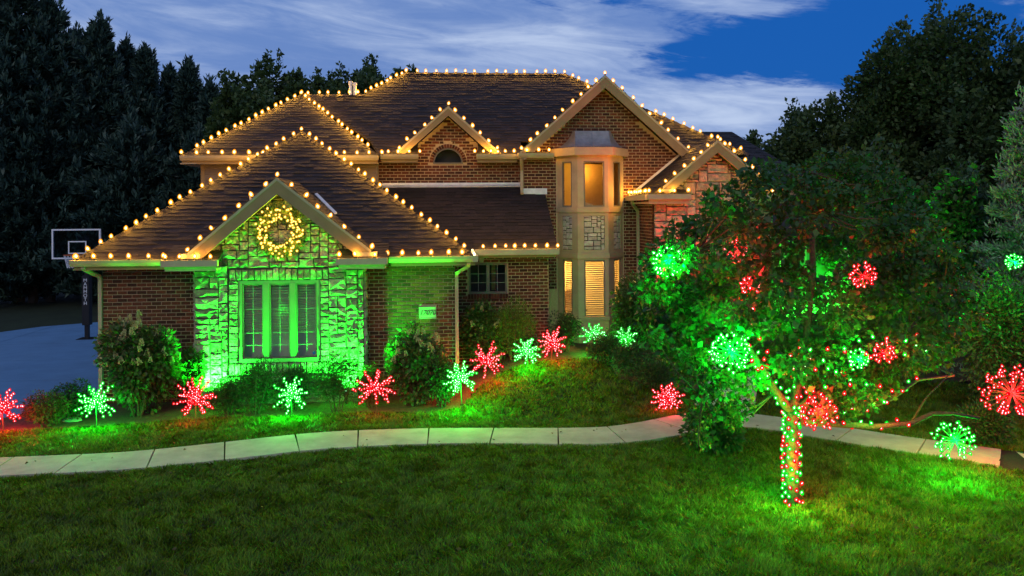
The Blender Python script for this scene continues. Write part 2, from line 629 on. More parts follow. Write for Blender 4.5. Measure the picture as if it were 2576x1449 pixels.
def clip_poly(poly, a, b, c):
    """Keep the side a*x + b*y <= c."""
    out = []
    for i in range(len(poly)):
        p, q = poly[i], poly[(i + 1) % len(poly)]
        dp, dq = a * p[0] + b * p[1] - c, a * q[0] + b * q[1] - c
        if dp <= 0:
            out.append(p)
        if (dp < 0 < dq) or (dq < 0 < dp):
            t = dp / (dp - dq)
            out.append((p[0] + (q[0] - p[0]) * t, p[1] + (q[1] - p[1]) * t))
    return out


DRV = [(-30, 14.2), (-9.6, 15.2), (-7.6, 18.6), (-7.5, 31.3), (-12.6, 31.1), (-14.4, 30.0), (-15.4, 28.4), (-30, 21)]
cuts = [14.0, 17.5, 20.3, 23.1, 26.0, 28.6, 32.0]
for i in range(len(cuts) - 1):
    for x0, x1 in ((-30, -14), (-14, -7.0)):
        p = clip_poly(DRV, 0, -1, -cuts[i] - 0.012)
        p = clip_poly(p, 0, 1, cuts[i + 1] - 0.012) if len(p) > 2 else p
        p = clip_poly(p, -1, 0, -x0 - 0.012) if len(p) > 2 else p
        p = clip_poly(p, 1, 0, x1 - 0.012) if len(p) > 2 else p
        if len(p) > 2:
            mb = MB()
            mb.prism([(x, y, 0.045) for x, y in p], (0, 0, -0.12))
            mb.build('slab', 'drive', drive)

# curving front walk: one slab per pour
walk = thing('sidewalk', (0, 14, 0), 'pale concrete front walk curving across the lawn', 'sidewalk')
del walk['category']
walk['kind'] = 'structure'


def spline(pts, per=12):
    P = [Vector((*p, 0)) for p in pts]
    P = [P[0] * 2 - P[1]] + P + [P[-1] * 2 - P[-2]]
    out = []
    for i in range(1, len(P) - 2):
        for k in range(per):
            t = k / per
            a, b, c, d = P[i - 1:i + 3]
            out.append(0.5 * ((2 * b) + (c - a) * t + (2 * a - 5 * b + 4 * c - d) * t * t + (3 * b - a - 3 * c + d) * t ** 3))
    out.append(P[-2])
    return out


def slabs(pts, width, lens, first=0.0, top=0.05):
    c = spline(pts)
    S = [0]
    for i in range(1, len(c)):
        S.append(S[-1] + (c[i] - c[i - 1]).length)

    def at(s):
        s = max(0, min(S[-1] - 1e-4, s))
        i = max(k for k in range(len(S) - 1) if S[k] <= s)
        t = (s - S[i]) / (S[i + 1] - S[i])
        d = (c[i + 1] - c[i]).normalized()
        return c[i].lerp(c[i + 1], t), Vector((-d.y, d.x, 0))
    s, k = first, 0
    while s < S[-1] - 0.2:
        e = min(S[-1], s + lens[k % len(lens)])
        k += 1
        lo, hi = s + 0.012, e - 0.012
        Lp, Rp = [], []
        for q in range(5):
            p, n = at(lo + (hi - lo) * q / 4)
            Lp.append(p + n * width / 2)
            Rp.append(p - n * width / 2)
        ring = Rp + Lp[::-1]
        zc = max(float(gz(p.x, p.y)) for p in ring) + top + random.uniform(-0.006, 0.006)
        zs = [float(gz(p.x, p.y)) + top for p in ring]
        mb = MB()
        tp = [Vector((p.x, p.y, z)) for p, z in zip(ring, zs)]
        mb.prism(tp, (0, 0, -0.16))
        mb.build('slab', 'conc', walk)
        s = e
    return c


WALK_A = [(-14, 12.3), (-10.5, 13.2), (-7.15, 13.45), (-5.3, 13.55), (-3.6, 13.95), (-2.2, 14.32), (-0.6, 14.46), (0.6, 14.40), (2.7, 14.12), (3.7, 14.3),
          (4.6, 14.72), (5.35, 14.92), (6.2, 14.6), (7.1, 13.75), (8.0, 12.9), (9.0, 12.12)]
WALK_B = [(5.55, 15.45), (6.0, 16.4), (6.5, 17.6), (6.7, 19.0)]
ca = slabs(WALK_A, 1.02, [1.15, 1.2, 1.05, 1.25], 0.0)
cb = slabs(WALK_B, 1.15, [1.2])
cc = slabs([(9.35, 12.0), (10.2, 11.7), (12.5, 11.0), (15, 10.3)], 1.25, [1.5], 0.0, 0.0)

# ------------------------------------------------------------------ grass
def near_line(x, y, c, w):
    d = np.full(x.shape, 1e9)
    for i in range(len(c) - 1):
        ax, ay = c[i].x, c[i].y
        bx, by = c[i + 1].x - ax, c[i + 1].y - ay
        t = np.clip(((x - ax) * bx + (y - ay) * by) / (bx * bx + by * by + 1e-9), 0, 1)
        d = np.minimum(d, np.hypot(x - ax - bx * t, y - ay - by * t))
    return d < w


def grass(name, x0, x1, y0, y1, n, h0, label=None):
    x, y = rng.uniform(x0, x1, n), rng.uniform(y0, y1, n)
    # keep what the camera could see, with room for a step to the side
    az = np.arctan2(x, y)
    ok = (az > R(-37)) & (az < R(46))
    ok &= ~in_poly(x, y, BED) & ~in_poly(x, y, BED2) & ~in_poly(x, y, DRIVE)
    ok &= ~near_line(x, y, ca, 0.53) & ~near_line(x, y, cb, 0.58) & ~near_line(x, y, cc, 0.63)
    ok &= ~((x > -8) & (x < 9) & (y > 17.7) & (x < 0.3)) & ~((y > 19.3) & (x > 5) & (x < 9))
    x, y = x[ok], y[ok]
    n = len(x)
    patch = 0.5 + 0.5 * np.sin(x * 2.3 + np.sin(y * 1.7) * 2) * np.sin(y * 2.9 + np.sin(x * 1.3) * 2)
    jx, jy = x + 0.05 * np.sin(y * 23), y + 0.05 * np.sin(x * 19)
    cell = np.modf(np.abs(np.sin(np.floor(jx * 6.5) * 127.1 + np.floor(jy * 5.0) * 311.7)) * 43758.5453)[0]
    cel2 = np.modf(np.abs(np.sin(np.floor(jx * 6.5) * 269.5 + np.floor(jy * 5.0) * 183.3)) * 43758.5453)[0]
    h = h0 * (0.35 + 0.35 * patch + 0.35 * rng.random(n) + 0.75 * cell)
    a = rng.uniform(0, 2 * math.pi, n)
    lean = rng.normal(0, 0.45, (n, 2)) + 0.35 * np.stack([np.sin(cel2 * 6.28 + x), np.cos(cel2 * 6.28 + y)], -1) * 1.6
    w = 0.0085 * (0.7 + 0.6 * rng.random(n)) * (y / 10.0)
    z = gz(x, y)
    b = np.stack([x, y, z], -1)
    s = np.stack([np.cos(a), np.sin(a), np.zeros(n)], -1) * w[:, None]
    tip = b + np.stack([lean[:, 0] * h, lean[:, 1] * h, h], -1)
    o = link(name, tris_mesh(name, np.stack([b - s, b + s, tip], 1), 'grass'), kind='stuff')
    return o


grass('grass', -10.5, 13.5, 7.2, 15.3, 620000, 0.055)
grass('grass', -9, 7.6, 15.0, 19.2, 120000, 0.06)
grass('grass', 7.0, 15, 12, 18, 90000, 0.06)

lx, ly = rng.uniform(-8, 9, 150), rng.uniform(8.5, 16, 150)
lp = np.stack([lx, ly, gz(lx, ly) + 0.06], -1)
ld = np.stack([rng.normal(0, 1, 150), rng.normal(0, 1, 150), np.full(150, 0.15)], -1)
link('fallen_leaves', quads_mesh('fallen_leaves', leaves(lp, ld, 0.06, 0.6, 0.0, 0.1), 'barb'), kind='stuff')

# ------------------------------------------------------------------ house
house = thing('brick_house', (0, 19, 0), 'brown brick and stone house outlined with warm roof bulbs', 'house')
BRICK_W, BRICK_H = 0.203, 0.0812
brick_jobs = []          # (priority, wall, u, v, width, origin, yaw)


def brick_mesh(name, w, h=BRICK_H - 0.017, d=0.016):
    c = 0.004
    mb = MB()
    a, b = w / 2, h / 2
    o = [(-a, 0, -b), (a, 0, -b), (a, 0, b), (-a, 0, b)]
    i = [(-a, -d + c, -b), (a, -d + c, -b), (a, -d + c, b), (-a, -d + c, b)]
    t = [(-a + c, -d, -b + c), (a - c, -d, -b + c), (a - c, -d, b - c), (-a + c, -d, b - c)]
    mb.v = o + i + t
    for k in range(4):
        j = (k + 1) % 4
        mb.f += [(k, j, 4 + j, 4 + k), (4 + k, 4 + j, 8 + j, 8 + k)]
    mb.f.append((8, 9, 10, 11))
    return mb.mesh(name, 'brick')


BRICK_FULL = brick_mesh('brick', BRICK_W - 0.016)


def brick_wall(wall, org, yaw, u0, u1, v0, v1, holes=(), top=None, prio=9):
    """Running bond on the vertical plane through org, facing -Y turned by yaw. top(u): height of a sloping upper edge."""
    j = 0
    v = v0
    while v < v1 - 0.03:
        vc = v + BRICK_H / 2
        u = u0 - (BRICK_W / 2 if j % 2 else 0)
        while u < u1:
            a, b = max(u, u0), min(u + BRICK_W, u1)
            segs = [(a, b)]
            for (h0, h1, k0, k1) in holes:
                if k0 - 0.02 < vc < k1 + 0.02:
                    ns = []
                    for s, e in segs:
                        if e <= h0 or s >= h1:
                            ns.append((s, e))
                        else:
                            if s < h0 - 0.03:
                                ns.append((s, h0))
                            if e > h1 + 0.03:
                                ns.append((h1, e))
                    segs = ns
            for s, e in segs:
                if e - s > 0.04 and (top is None or (vc < top(s) and vc < top(e))):
                    brick_jobs.append((prio, wall, (s + e) / 2, vc, e - s, org, yaw))
            u += BRICK_W
        v += BRICK_H
        j += 1


def emit_bricks(limit=300):
    brick_jobs.sort(key=lambda b: b[0])
    rest = MB()
    made = 0
    for prio, wall, u, v, w, org, yaw in brick_jobs:
        full = w > BRICK_W - 0.004
        d = random.uniform(0, 0.004)
        ax = Vector((math.cos(yaw), math.sin(yaw), 0))
        nrm = Vector((math.sin(yaw), -math.cos(yaw), 0))
        p = Vector(org) + ax * u + Vector((0, 0, v)) + nrm * (d - 0.002)
        if made < limit and prio < 1 and full:
            o = bpy.data.objects.new('brick', BRICK_FULL)
            COL.objects.link(o)
            o.location = p
            o.rotation_euler = (0, 0, yaw)
            o.parent = wall
            made += 1
        else:
            a, b, dd, c = (w - 0.016) / 2, (BRICK_H - 0.017) / 2, 0.016, 0.004
            k = len(rest.v)

            def T(q, r, s):
                return tuple(p + ax * q + nrm * r + Vector((0, 0, s)))
            rest.v += [T(-a, 0, -b), T(a, 0, -b), T(a, 0, b), T(-a, 0, b), T(-a + c, dd, -b + c), T(a - c, dd, -b + c), T(a - c, dd, b - c), T(-a + c, dd, b - c)]
            for i in range(4):
                jn = (i + 1) % 4
                rest.f.append((k + i, k + jn, k + 4 + jn, k + 4 + i))
            rest.f.append((k + 4, k + 5, k + 6, k + 7))
    rest.build('brick', 'brick', house, 'stuff')


def vpoly(name, pts, m='mortar', t=0.12, parent=None, nrm=(0, 1, 0)):
    mb = MB()
    mb.prism(pts, Vector(nrm) * t)
    return mb.build(name, m, parent or house)


def wallbox(name, x0, x1, y0, y1, z0, z1, m='mortar'):
    mb = MB()
    mb.box(x0, x1, y0, y1, z0, z1)
    return mb.build(name, m, house)


# -- front wing (Y 17.75), x -7.27 .. 0.27
Zs = 2.97
wl_ = wallbox('front_wall', -7.27, -5.20, 17.75, 17.9, -0.2, Zs)
brick_wall(wl_, (-7.27, 17.75, 0), 0, 0, 2.07, 0.0, Zs, prio=0.5)
wr_ = wallbox('front_wall', -1.72, 0.27, 17.75, 17.9, -0.2, Zs)
PLQ = (-0.535, -0.155, 1.715, 1.985)
brick_wall(wr_, (-1.72, 17.75, 0), 0, 0, 1.99, 0.0, Zs, holes=[(PLQ[0] + 1.72, PLQ[1] + 1.72, PLQ[2], PLQ[3])], prio=0.8)
ws_ = wallbox('side_wall', 0.12, 0.27, 17.9, 19.66, -0.2, Zs)
brick_wall(ws_, (0.27, 17.75, 0), R(90), 0, 1.9, 0.0, Zs, prio=5)
wallbox('side_wall', -7.27, -7.12, 17.9, 28.5, -0.2, Zs)
# prefer the bricks that stand clear of the shrubs
brick_jobs = [((0.1 if (b[0] == 0.5 and b[3] > 1.0) else 0.2 if (b[0] == 0.8 and b[3] > 1.3) else 2.0) if b[0] < 1 else b[0], *b[1:]) for b in brick_jobs]

# -- middle wall (Y 19.65)
MWIN = (0.63, 1.59, 2.05, 2.81)
wm_ = thing  # placeholder name, replaced below
mb = MB()
mb.box(0.27, MWIN[0], 19.65, 19.8, -0.2, 3.05)
mb.box(MWIN[1], 2.62, 19.65, 19.8, -0.2, 3.05)
mb.box(MWIN[0], MWIN[1], 19.65, 19.8, -0.2, MWIN[2])
mb.box(MWIN[0], MWIN[1], 19.65, 19.8, MWIN[3], 3.05)
wm_ = mb.build('middle_wall', 'mortar', house)
brick_wall(wm_, (0.27, 19.65, 0), 0, 0, 2.35, 0.3, 3.05, holes=[(MWIN[0] - 0.29, MWIN[1] - 0.25, MWIN[2] - 0.13, MWIN[3] + 0.02)], prio=4)
wmr = wallbox('side_wall', 2.47, 2.62, 19.8, 21.06, -0.2, 3.05)
brick_wall(wmr, (2.62, 19.65, 0), R(90), 0, 1.4, 0.3, 3.05, prio=6)
# -- upper wall (Y 21.4) with the dormer gable
DA, DL, DR = (0.17, 6.86), (-1.16, 5.68), (1.46, 5.70)        # dormer rake, outer edge
ARC = (0.16, 5.40, 0.39)                                          # arch centre x, sill z, radius
mb = MB()
apts = [(ARC[0] - ARC[2], ARC[1])] + [(ARC[0] - ARC[2] * math.cos(t), ARC[1] + ARC[2] * math.sin(t)) for t in np.linspace(0.15, math.pi - 0.15, 11)] + [(ARC[0] + ARC[2], ARC[1])]
outer_l = [(-1.69, 3.0), (-1.69, 5.45), (-0.95, 5.62), (DA[0], 6.62)]
outer_r = [(DA[0], 6.62), (1.27, 5.62), (2.16, 5.45), (2.16, 3.0)]
half = len(apts) // 2
mb.poly([(x, 21.4, z) for x, z in outer_l + [apts[half]] + apts[half - 1::-1] + [(ARC[0], ARC[1]), (ARC[0], 3.0)]])
mb.poly([(x, 21.4, z) for x, z in [(ARC[0], 3.0), (ARC[0], ARC[1])] + apts[:half - 1:-1] + outer_r])
wu_ = mb.build('upper_wall', 'mortar', house)


def dorm_top(u):
    x = u - 1.69
    return 5.46 if (x < -0.98 or x > 1.30) else 6.64 - 0.92 * abs(x - DA[0]) + 0.0


arch_holes = []
for k in range(7):
    zb = ARC[1] + k * BRICK_H
    hw = math.sqrt(max(0, (ARC[2] + 0.11) ** 2 - (zb - ARC[1]) ** 2))
    arch_holes.append((1.69 + ARC[0] - hw, 1.69 + ARC[0] + hw, zb - 0.012, zb + BRICK_H - 0.03))
brick_wall(wu_, (-1.69, 21.4, 0), 0, 0, 3.85, 4.60, 6.6, holes=arch_holes, top=dorm_top, prio=7)
# voussoirs round the arch
vo = MB()
for k in range(19):
    t = math.pi * (k + 0.5) / 19
    c, s = math.cos(t), math.sin(t)
    wdt = 0.028
    r0, r1 = ARC[2] + 0.012, ARC[2] + 0.105
    pts = [(ARC[0] + r * c + q * -s, 21.40, ARC[1] + r * s + q * c) for r, q in ((r0, -wdt), (r1, -wdt * 1.15), (r1, wdt * 1.15), (r0, wdt))]
    vo.prism(pts, (0, -0.02, 0))
vo.build('arch_brick', 'brick', house, 'stuff')
aw = MB()
ring = [(ARC[0] + r * math.cos(t), 21.40, ARC[1] + r * math.sin(t)) for r, tt in ((ARC[2] + 0.012, np.linspace(0, math.pi, 15)), (ARC[2] - 0.03, np.linspace(math.pi, 0, 15))) for t in tt]
for i in range(14):
    aw.prism([ring[i], ring[i + 1], ring[28 - i], ring[29 - i]], (0, 0.06, 0))
aw.box(ARC[0] - 0.40, ARC[0] + 0.40, 21.36, 21.5, ARC[1] - 0.035, ARC[1])
awin = aw.build('arched_window', 'frame', house)
pn = MB()
pn.poly([(ARC[0] + (ARC[2] - 0.03) * math.cos(t), 21.45, ARC[1] + (ARC[2] - 0.03) * math.sin(t)) for t in np.linspace(0, math.pi, 15)])
pn.build('pane', 'glass', awin)
bk = MB()
bk.box(ARC[0] - 0.6, ARC[0] + 0.6, 21.75, 21.8, 5.2, 6.0)
bk.build('backing', 'roomdark', awin)

# -- left upper block (Y 20.9)
wb_ = wallbox('upper_wall', -6.11, -1.69, 20.9, 21.05, 2.8, 5.4)
for k in range(14):
    mb = MB()
    z = 3.1 + k * 0.165
    mb.prism([(-6.11, 20.885, z), (-6.11, 20.872, z + 0.004), (-6.11, 20.888, z + 0.16), (-6.11, 20.90, z + 0.16)], (4.42, 0, 0))
    mb.build('siding_board', 'siding', house)
wbs = wallbox('side_wall', -1.84, -1.69, 21.05, 21.5, 4.2, 5.4)
wallbox('side_wall', -6.11, -5.96, 21.05, 29, 2.8, 5.4)
cb_ = MB()
cb_.box(-6.13, -6.03, 20.87, 20.93, 2.8, 5.36)
cb_.build('corner_board', 'trim', house)

# -- right gable (Y 21.05) with a hole for the bay
GA, GL, GR = (4.29, 7.64), (2.02, 5.63), (6.54, 5.65)
BX0, BX1, BZ0, BZ1 = 3.08, 4.80, 0.5, 5.45
mb = MB()
for pts in ([(2.16, -0.2), (2.16, 5.5), (2.16, 5.53), (BX0, 6.33), (BX0, -0.2)], [(BX0, BZ1), (BX0, 6.33), (4.29, 7.40), (BX1, 6.95), (BX1, BZ1)],
            [(BX1, -0.2), (BX1, 6.95), (6.36, 5.55), (6.36, -0.2)]):
    mb.prism([(x, 21.05, z) for x, z in pts], (0, 0.12, 0))
wg_ = mb.build('gable_wall', 'mortar', house)
brick_wall(wg_, (2.16, 21.05, 0), 0, 0, 4.2, 2.0, 7.4, holes=[(BX0 - 2.16 - 0.05, BX1 - 2.16 + 0.05, BZ0, 5.75)],
           top=lambda u: 7.42 - 0.89 * abs(u - 2.13), prio=5)

# -- entry (Y 19.35): stone front, brick flank
we_ = wallbox('side_wall', 5.23, 5.38, 19.36, 21.06, -0.2, 4.35)
brick_wall(we_, (5.23, 21.05, 0), R(-90), 0, 1.68, 0.8, 4.35, prio=4.5)
emit_bricks()

# ------------------------------------------------------------------ stonework
stone_jobs = []


def stone_mesh(rect, slope=None, proud=0.05, rough=0.022):
    u0, u1, v0, v1 = rect
    j = 0.009
    w, h = u1 - u0 - 2 * j, v1 - v0 - 2 * j
    pts = []
    nu, nv = (3 if w > 0.2 else 2), (2 if h > 0.12 else 1)
    for k in range(nu):
        pts.append((u0 + j + w * k / nu, v0 + j))
    for k in range(nv):
        pts.append((u1 - j, v0 + j + h * k / nv))
    for k in range(nu):
        pts.append((u1 - j - w * k / nu, v1 - j))
    for k in range(nv):
        pts.append((u0 + j, v1 - j - h * k / nv))
    pts = [(a + random.uniform(-.007, .007), b + random.uniform(-.007, .007)) for a, b in pts]
    if slope:
        pts = [(a, min(b, slope(a) - 0.01)) for a, b in pts]
    n = len(pts)
    cu, cv = sum(p[0] for p in pts) / n, sum(p[1] for p in pts) / n
    V = [(a, 0.0, b) for a, b in pts]
    V += [(a, -proud * 0.55 - random.uniform(0, rough * 0.6), b) for a, b in pts]
    V += [(cu + (a - cu) * random.uniform(0.72, 0.93), -proud - random.uniform(-rough, rough), cv + (b - cv) * random.uniform(0.62, 0.90)) for a, b in pts]
    V.append((cu, -proud - random.uniform(-rough, rough), cv))
    F = []
    for i in range(n):
        k = (i + 1) % n
        F += [(i, k, n + k, n + i), (n + i, n + k, 2 * n + k), (n + i, 2 * n + k, 2 * n + i), (2 * n + i, 2 * n + k, 3 * n)]
    return V, F


def ashlar(u0, u1, v0, v1, cell, inside, wr=(3, 7), hr=(2, 4), holes=()):
    nu, nv = int(round((u1 - u0) / cell)), int(round((v1 - v0) / cell))
    cu, cv = (u1 - u0) / nu, (v1 - v0) / nv
    occ = np.zeros((nv, nu), bool)
    for j in range(nv):
        for i in range(nu):
            x, z = u0 + (i + .5) * cu, v0 + (j + .5) * cv
            if not inside(x, z) or any(a < x < b and c < z < d for a, b, c, d in holes):
                occ[j, i] = True
    out = []
    for j in range(nv):
        for i in range(nu):
            if occ[j, i]:
                continue
            h = random.choices(range(hr[0], hr[1] + 1), [4, 5, 2, 1][:hr[1] - hr[0] + 1])[0]
            w = random.randint(*wr)
            ww = 1
            while ww < w and i + ww < nu and not occ[j, i + ww]:
                ww += 1
            hh = 1
            while hh < h and j + hh < nv and not occ[j + hh, i:i + ww].any():
                hh += 1
            nxt = i + ww
            if nxt < nu and not occ[j, nxt] and (nxt + 1 >= nu or occ[j, nxt + 1]):
                if not occ[j:j + hh, nxt].any():
                    ww += 1
            occ[j:j + hh, i:i + ww] = True
            out.append((u0 + i * cu, u0 + (i + ww) * cu, v0 + j * cv, v0 + (j + hh) * cv))
    return out


def put_stones(wall, rects, org, yaw=0.0, slope=None, proud=0.05, rough=0.022, prio=1):
    for r in rects:
        stone_jobs.append((prio, wall, r, org, yaw, slope, proud, rough))


def emit_stones(limit=300):
    stone_jobs.sort(key=lambda s: s[0])
    rest = MB()
    for i, (prio, wall, r, org, yaw, slope, proud, rough) in enumerate(stone_jobs):
        V, F = stone_mesh(r, slope, proud, rough)
        T = Matrix.Translation(org) @ Matrix.Rotation(yaw, 4, 'Z')
        V = [T @ Vector(v) for v in V]
        if i < limit:
            c = sum(V, Vector()) / len(V)
            me = bpy.data.meshes.new('stone')
            me.from_pydata([tuple(v - c) for v in V], [], F)
            me.materials.append(M['pale' if prio == 0.5 else 'stone'])
            o = bpy.data.objects.new('stone', me)
            COL.objects.link(o)
            o.location = c
            o.parent = wall
            if wall.parent:
                pass
        else:
            k = len(rest.v)
            rest.v += [tuple(v) for v in V]
            rest.f += [tuple(k + q for q in f) for f in F]
    if rest.v:
        rest.build('stone', 'stone', house, 'stuff')


# wing stone gable
SX0, SX1, SY = -5.23, -1.70, 17.35
AX, AZ = -3.43, 4.82                                  # rake apex, outer edge
FW = (-4.335, -2.625, 0.905, 2.645)                   # window opening


def gable_line(x):
    return 4.62 - 0.86 * abs(x - AX)


mb = MB()
for x0, x1, z0, z1 in ((SX0, FW[0], -0.2, 3.05), (FW[1], SX1, -0.2, 3.05), (FW[0], FW[1], -0.2, FW[2]), (FW[0], FW[1], FW[3], 3.05)):
    mb.box(x0, x1, SY, 17.75 if x0 in (SX0, FW[1]) else SY + 0.2, z0, z1)
mb.prism([(SX0, SY, 3.05), (AX, SY, 4.66), (SX1, SY, 3.05)], (0, 0.2, 0))
wst = mb.build('stone_wall', 'stone_joint', house)
st = []
lz0, lz1 = FW[3] + 0.01, FW[3] + 0.245
for k in range(16):                                    # flat arch of upright stones over the window
    a = FW[0] - 0.18 + k * (FW[1] - FW[0] + 0.36) / 16
    st.append((a, a + (FW[1] - FW[0] + 0.36) / 16, lz0, lz1 + (0.03 if k in (7, 8) else 0)))
for k in range(17):                                    # sill course
    a = FW[0] - 0.2 + k * (FW[1] - FW[0] + 0.4) / 17
    st.append((a, a + (FW[1] - FW[0] + 0.4) / 17, FW[2] - 0.26, FW[2] - 0.01))
for side in (0, 1):                                    # jamb stones
    z = FW[2]
    while z < FW[3] - 0.03:
        h = min(random.uniform(0.11, 0.15), FW[3] + 0.005 - z)
        if side == 0:
            st.append((FW[0] - 0.19, FW[0] - 0.005, z, z + h))
        else:
            st.append((FW[1] + 0.005, FW[1] + 0.19, z, z + h))
        z += h
put_stones(wst, st, (0, SY, 0), prio=0, proud=0.045, rough=0.014)
hl = [(FW[0] - 0.2, FW[1] + 0.2, FW[2] - 0.265, FW[3] + 0.25)]
put_stones(wst, ashlar(SX0, SX1, 0.0, 4.66, 0.062, lambda x, z: z < 3.0 or z < gable_line(x) - 0.02, holes=hl), (0, SY, 0), slope=lambda u: max(3.02, gable_line(u)) , prio=1, proud=0.055, rough=0.026)
# returns of the pier
put_stones(wst, [(0, 0.38, z, z + 0.2) for z in np.arange(0.0, 2.9, 0.2)], (SX1, SY, 0), R(90), prio=6)
put_stones(wst, [(-0.38, 0, z, z + 0.2) for z in np.arange(0.0, 2.9, 0.2)], (SX0, SY, 0), R(-90), prio=6)

# entry stone front
EX0, EX1, EY, EAX, EAZ = 5.23, 8.26, 19.35, 6.74, 5.80


def entry_line(x):
    return EAZ - 0.22 - 0.83 * abs(x - EAX)


mb = MB()
mb.prism([(EX0, EY, -0.2), (EX0, EY, 4.3), (EAX, EY, 5.6), (EX1, EY, 4.3), (EX1, EY, -0.2)], (0, 0.2, 0))
wen = mb.build('stone_wall', 'stone_joint', house)
EWIN = (6.05, 7.45, 0.6, 3.1)
put_stones(wen, ashlar(EX0, EX1, 0.6, 5.6, 0.075, lambda x, z: z < 4.2 or z < entry_line(x) - 0.02, holes=[EWIN]), (0, EY, 0),
           slope=lambda u: max(4.25, entry_line(u)), prio=2, proud=0.05, rough=0.016)
# the doorway the tree hides
mb = MB()
mb.box(6.05, 7.45, 19.30, 19.38, 0.55, 3.1)
dr = mb.build('front_door', 'frame', house)
for x0 in (6.13, 6.78):
    m2 = MB()
    m2.box(x0, x0 + 0.57, 19.27, 19.30, 0.7, 2.95)
    m2.build('panel', 'wood', dr)


# ------------------------------------------------------------------ roofs
def interval(poly, v):
    xs_ = []
    n = len(poly)
    for i in range(n):
        (u0, v0), (u1, v1) = poly[i], poly[(i + 1) % n]
        if (v0 - v) * (v1 - v) <= 0 and abs(v1 - v0) > 1e-9:
            xs_.append(u0 + (u1 - u0) * (v - v0) / (v1 - v0))
    return (min(xs_), max(xs_)) if len(xs_) >= 2 else None


def roof_plane(pts, name='roof', exposure=0.135, parent=None, detail=True):
    """pts[0] -> pts[1] is the eave; the shingle courses run parallel to it."""
    P = [Vector(p) for p in pts]
    eu = (P[1] - P[0]).normalized()
    nrm = Vector((0, 0, 0))
    for i in range(1, len(P) - 1):
        nrm += (P[i] - P[0]).cross(P[i + 1] - P[0])
    nrm.normalize()
    if nrm.z < 0:
        nrm = -nrm
    ev = nrm.cross(eu)
    if ev.z < 0:
        ev = -ev
    d = MB()
    d.prism([p - nrm * 0.002 for p in P], -nrm * 0.05)
    ro = d.build(name, 'deck', parent or house)
    if not detail:
        return ro
    Q = [((p - P[0]).dot(eu), (p - P[0]).dot(ev)) for p in P]
    vmax = max(q[1] for q in Q)
    sh = MB()
    v = -0.02
    while v < vmax - 0.01:
        lo, hi = interval(Q, min(max(v, 0.0005), vmax - 0.001)), interval(Q, min(v + exposure, vmax - 0.0005))
        if lo is None:
            v += exposure
            continue
        if hi is None:
            hi = lo
        Lw = lo[1] - lo[0]
        t = -random.random() * 0.3
        while t < Lw:
            w = random.uniform(0.14, 0.36)
            a, b = max(0.0, t), min(Lw, t + w)
            if b - a > 0.02:
                h = random.uniform(0.010, 0.024)
                dv = random.choice((0, 0, -0.016))
                ql, qh = lo[0] + a, lo[0] + b
                cl = min(max(ql, hi[0]), hi[1])
                ch = min(max(qh, hi[0]), hi[1])
                A = P[0] + eu * ql + ev * (v + dv) + nrm * h
                B = P[0] + eu * qh + ev * (v + dv) + nrm * h
                C = P[0] + eu * ch + ev * min(v + exposure + 0.02, vmax) + nrm * 0.006
                D = P[0] + eu * cl + ev * min(v + exposure + 0.02, vmax) + nrm * 0.006
                k = len(sh.v)
                sh.v += [tuple(A), tuple(B), tuple(C), tuple(D), tuple(A - nrm * h), tuple(B - nrm * h)]
                sh.f += [(k, k + 1, k + 2, k + 3), (k + 4, k + 5, k + 1, k)]
            t += w
        v += exposure
    s = sh.build('shingle', 'shingle', ro, 'stuff')
    return ro


def caps(p, q, parent=None, r=0.10):
    """Folded cap shingles along a hip or ridge."""
    p, q = Vector(p), Vector(q)
    L = (q - p).length
    d = (q - p) / L
    side = d.cross(Vector((0, 0, 1))).normalized()
    up = side.cross(d)
    mb = MB()
    n = int(L / 0.16)
    for i in range(n):
        a, b = p + d * (L * i / n), p + d * (L * (i + 1.15) / n)
        h0, h1 = 0.035 + random.uniform(0, .008), 0.022
        k = len(mb.v)
        mb.v += [tuple(a + side * r + up * (h0 - 0.07)), tuple(a + up * h0), tuple(a - side * r + up * (h0 - 0.07)),
                 tuple(b + side * r + up * (h1 - 0.07)), tuple(b + up * h1), tuple(b - side * r + up * (h1 - 0.07))]
        mb.f += [(k, k + 1, k + 4, k + 3), (k + 1, k + 2, k + 5, k + 4), (k, k + 2, k + 1)]
    return mb.build('ridge_cap', 'shingle', house, 'stuff')


# wing hip
ZE = 3.12
WL, WR_, WF = -7.62, 0.66, 17.24
PK = (-3.62, 21.0, 6.17)
SLW = (PK[2] - ZE) / (PK[1] - WF)


def onw(x, y):
    return (x, y, ZE + SLW * (y - WF))


def hipx(e, y, pk, wf):
    return e + (pk[0] - e) * (y - wf) / (pk[1] - wf)


YN = 17.52
roof_plane([(WL, WF, ZE), (-4.66, WF, ZE), onw(-4.66, YN), onw(hipx(WL, YN, PK, WF), YN)])
roof_plane([(-2.18, WF, ZE), (WR_, WF, ZE), onw(hipx(WR_, YN, PK, WF), YN), onw(-2.18, YN)])
roof_plane([onw(hipx(WL, YN, PK, WF), YN), onw(hipx(WR_, YN, PK, WF), YN), PK])
roof_plane([(WL, 24.0, ZE), (WL, WF, ZE), PK, (PK[0], 24.0, PK[2])])
roof_plane([(WR_, WF, ZE), (WR_, 19.25, ZE), (-1.7, 21.5, 4.80), (-3.2, 22.6, 5.86), (PK[0], 22.9, PK[2]), PK])
caps((WL, WF, ZE), PK)
caps((WR_, WF, ZE), PK)
# wing gable
GY = 16.93


def gable_roof(ax, az, y0, y1, lx, lz, rx, rz, yb):
    """Two small planes from the rake at y0 back to where they die into the main roof (ridge reaches y1, eaves reach yb)."""
    roof_plane([(lx, yb, lz), (lx, y0, lz), (ax, y0, az), (ax, y1, az)])
    roof_plane([(rx, y0, rz), (rx, yb, rz), (ax, y1, az), (ax, y0, az)])


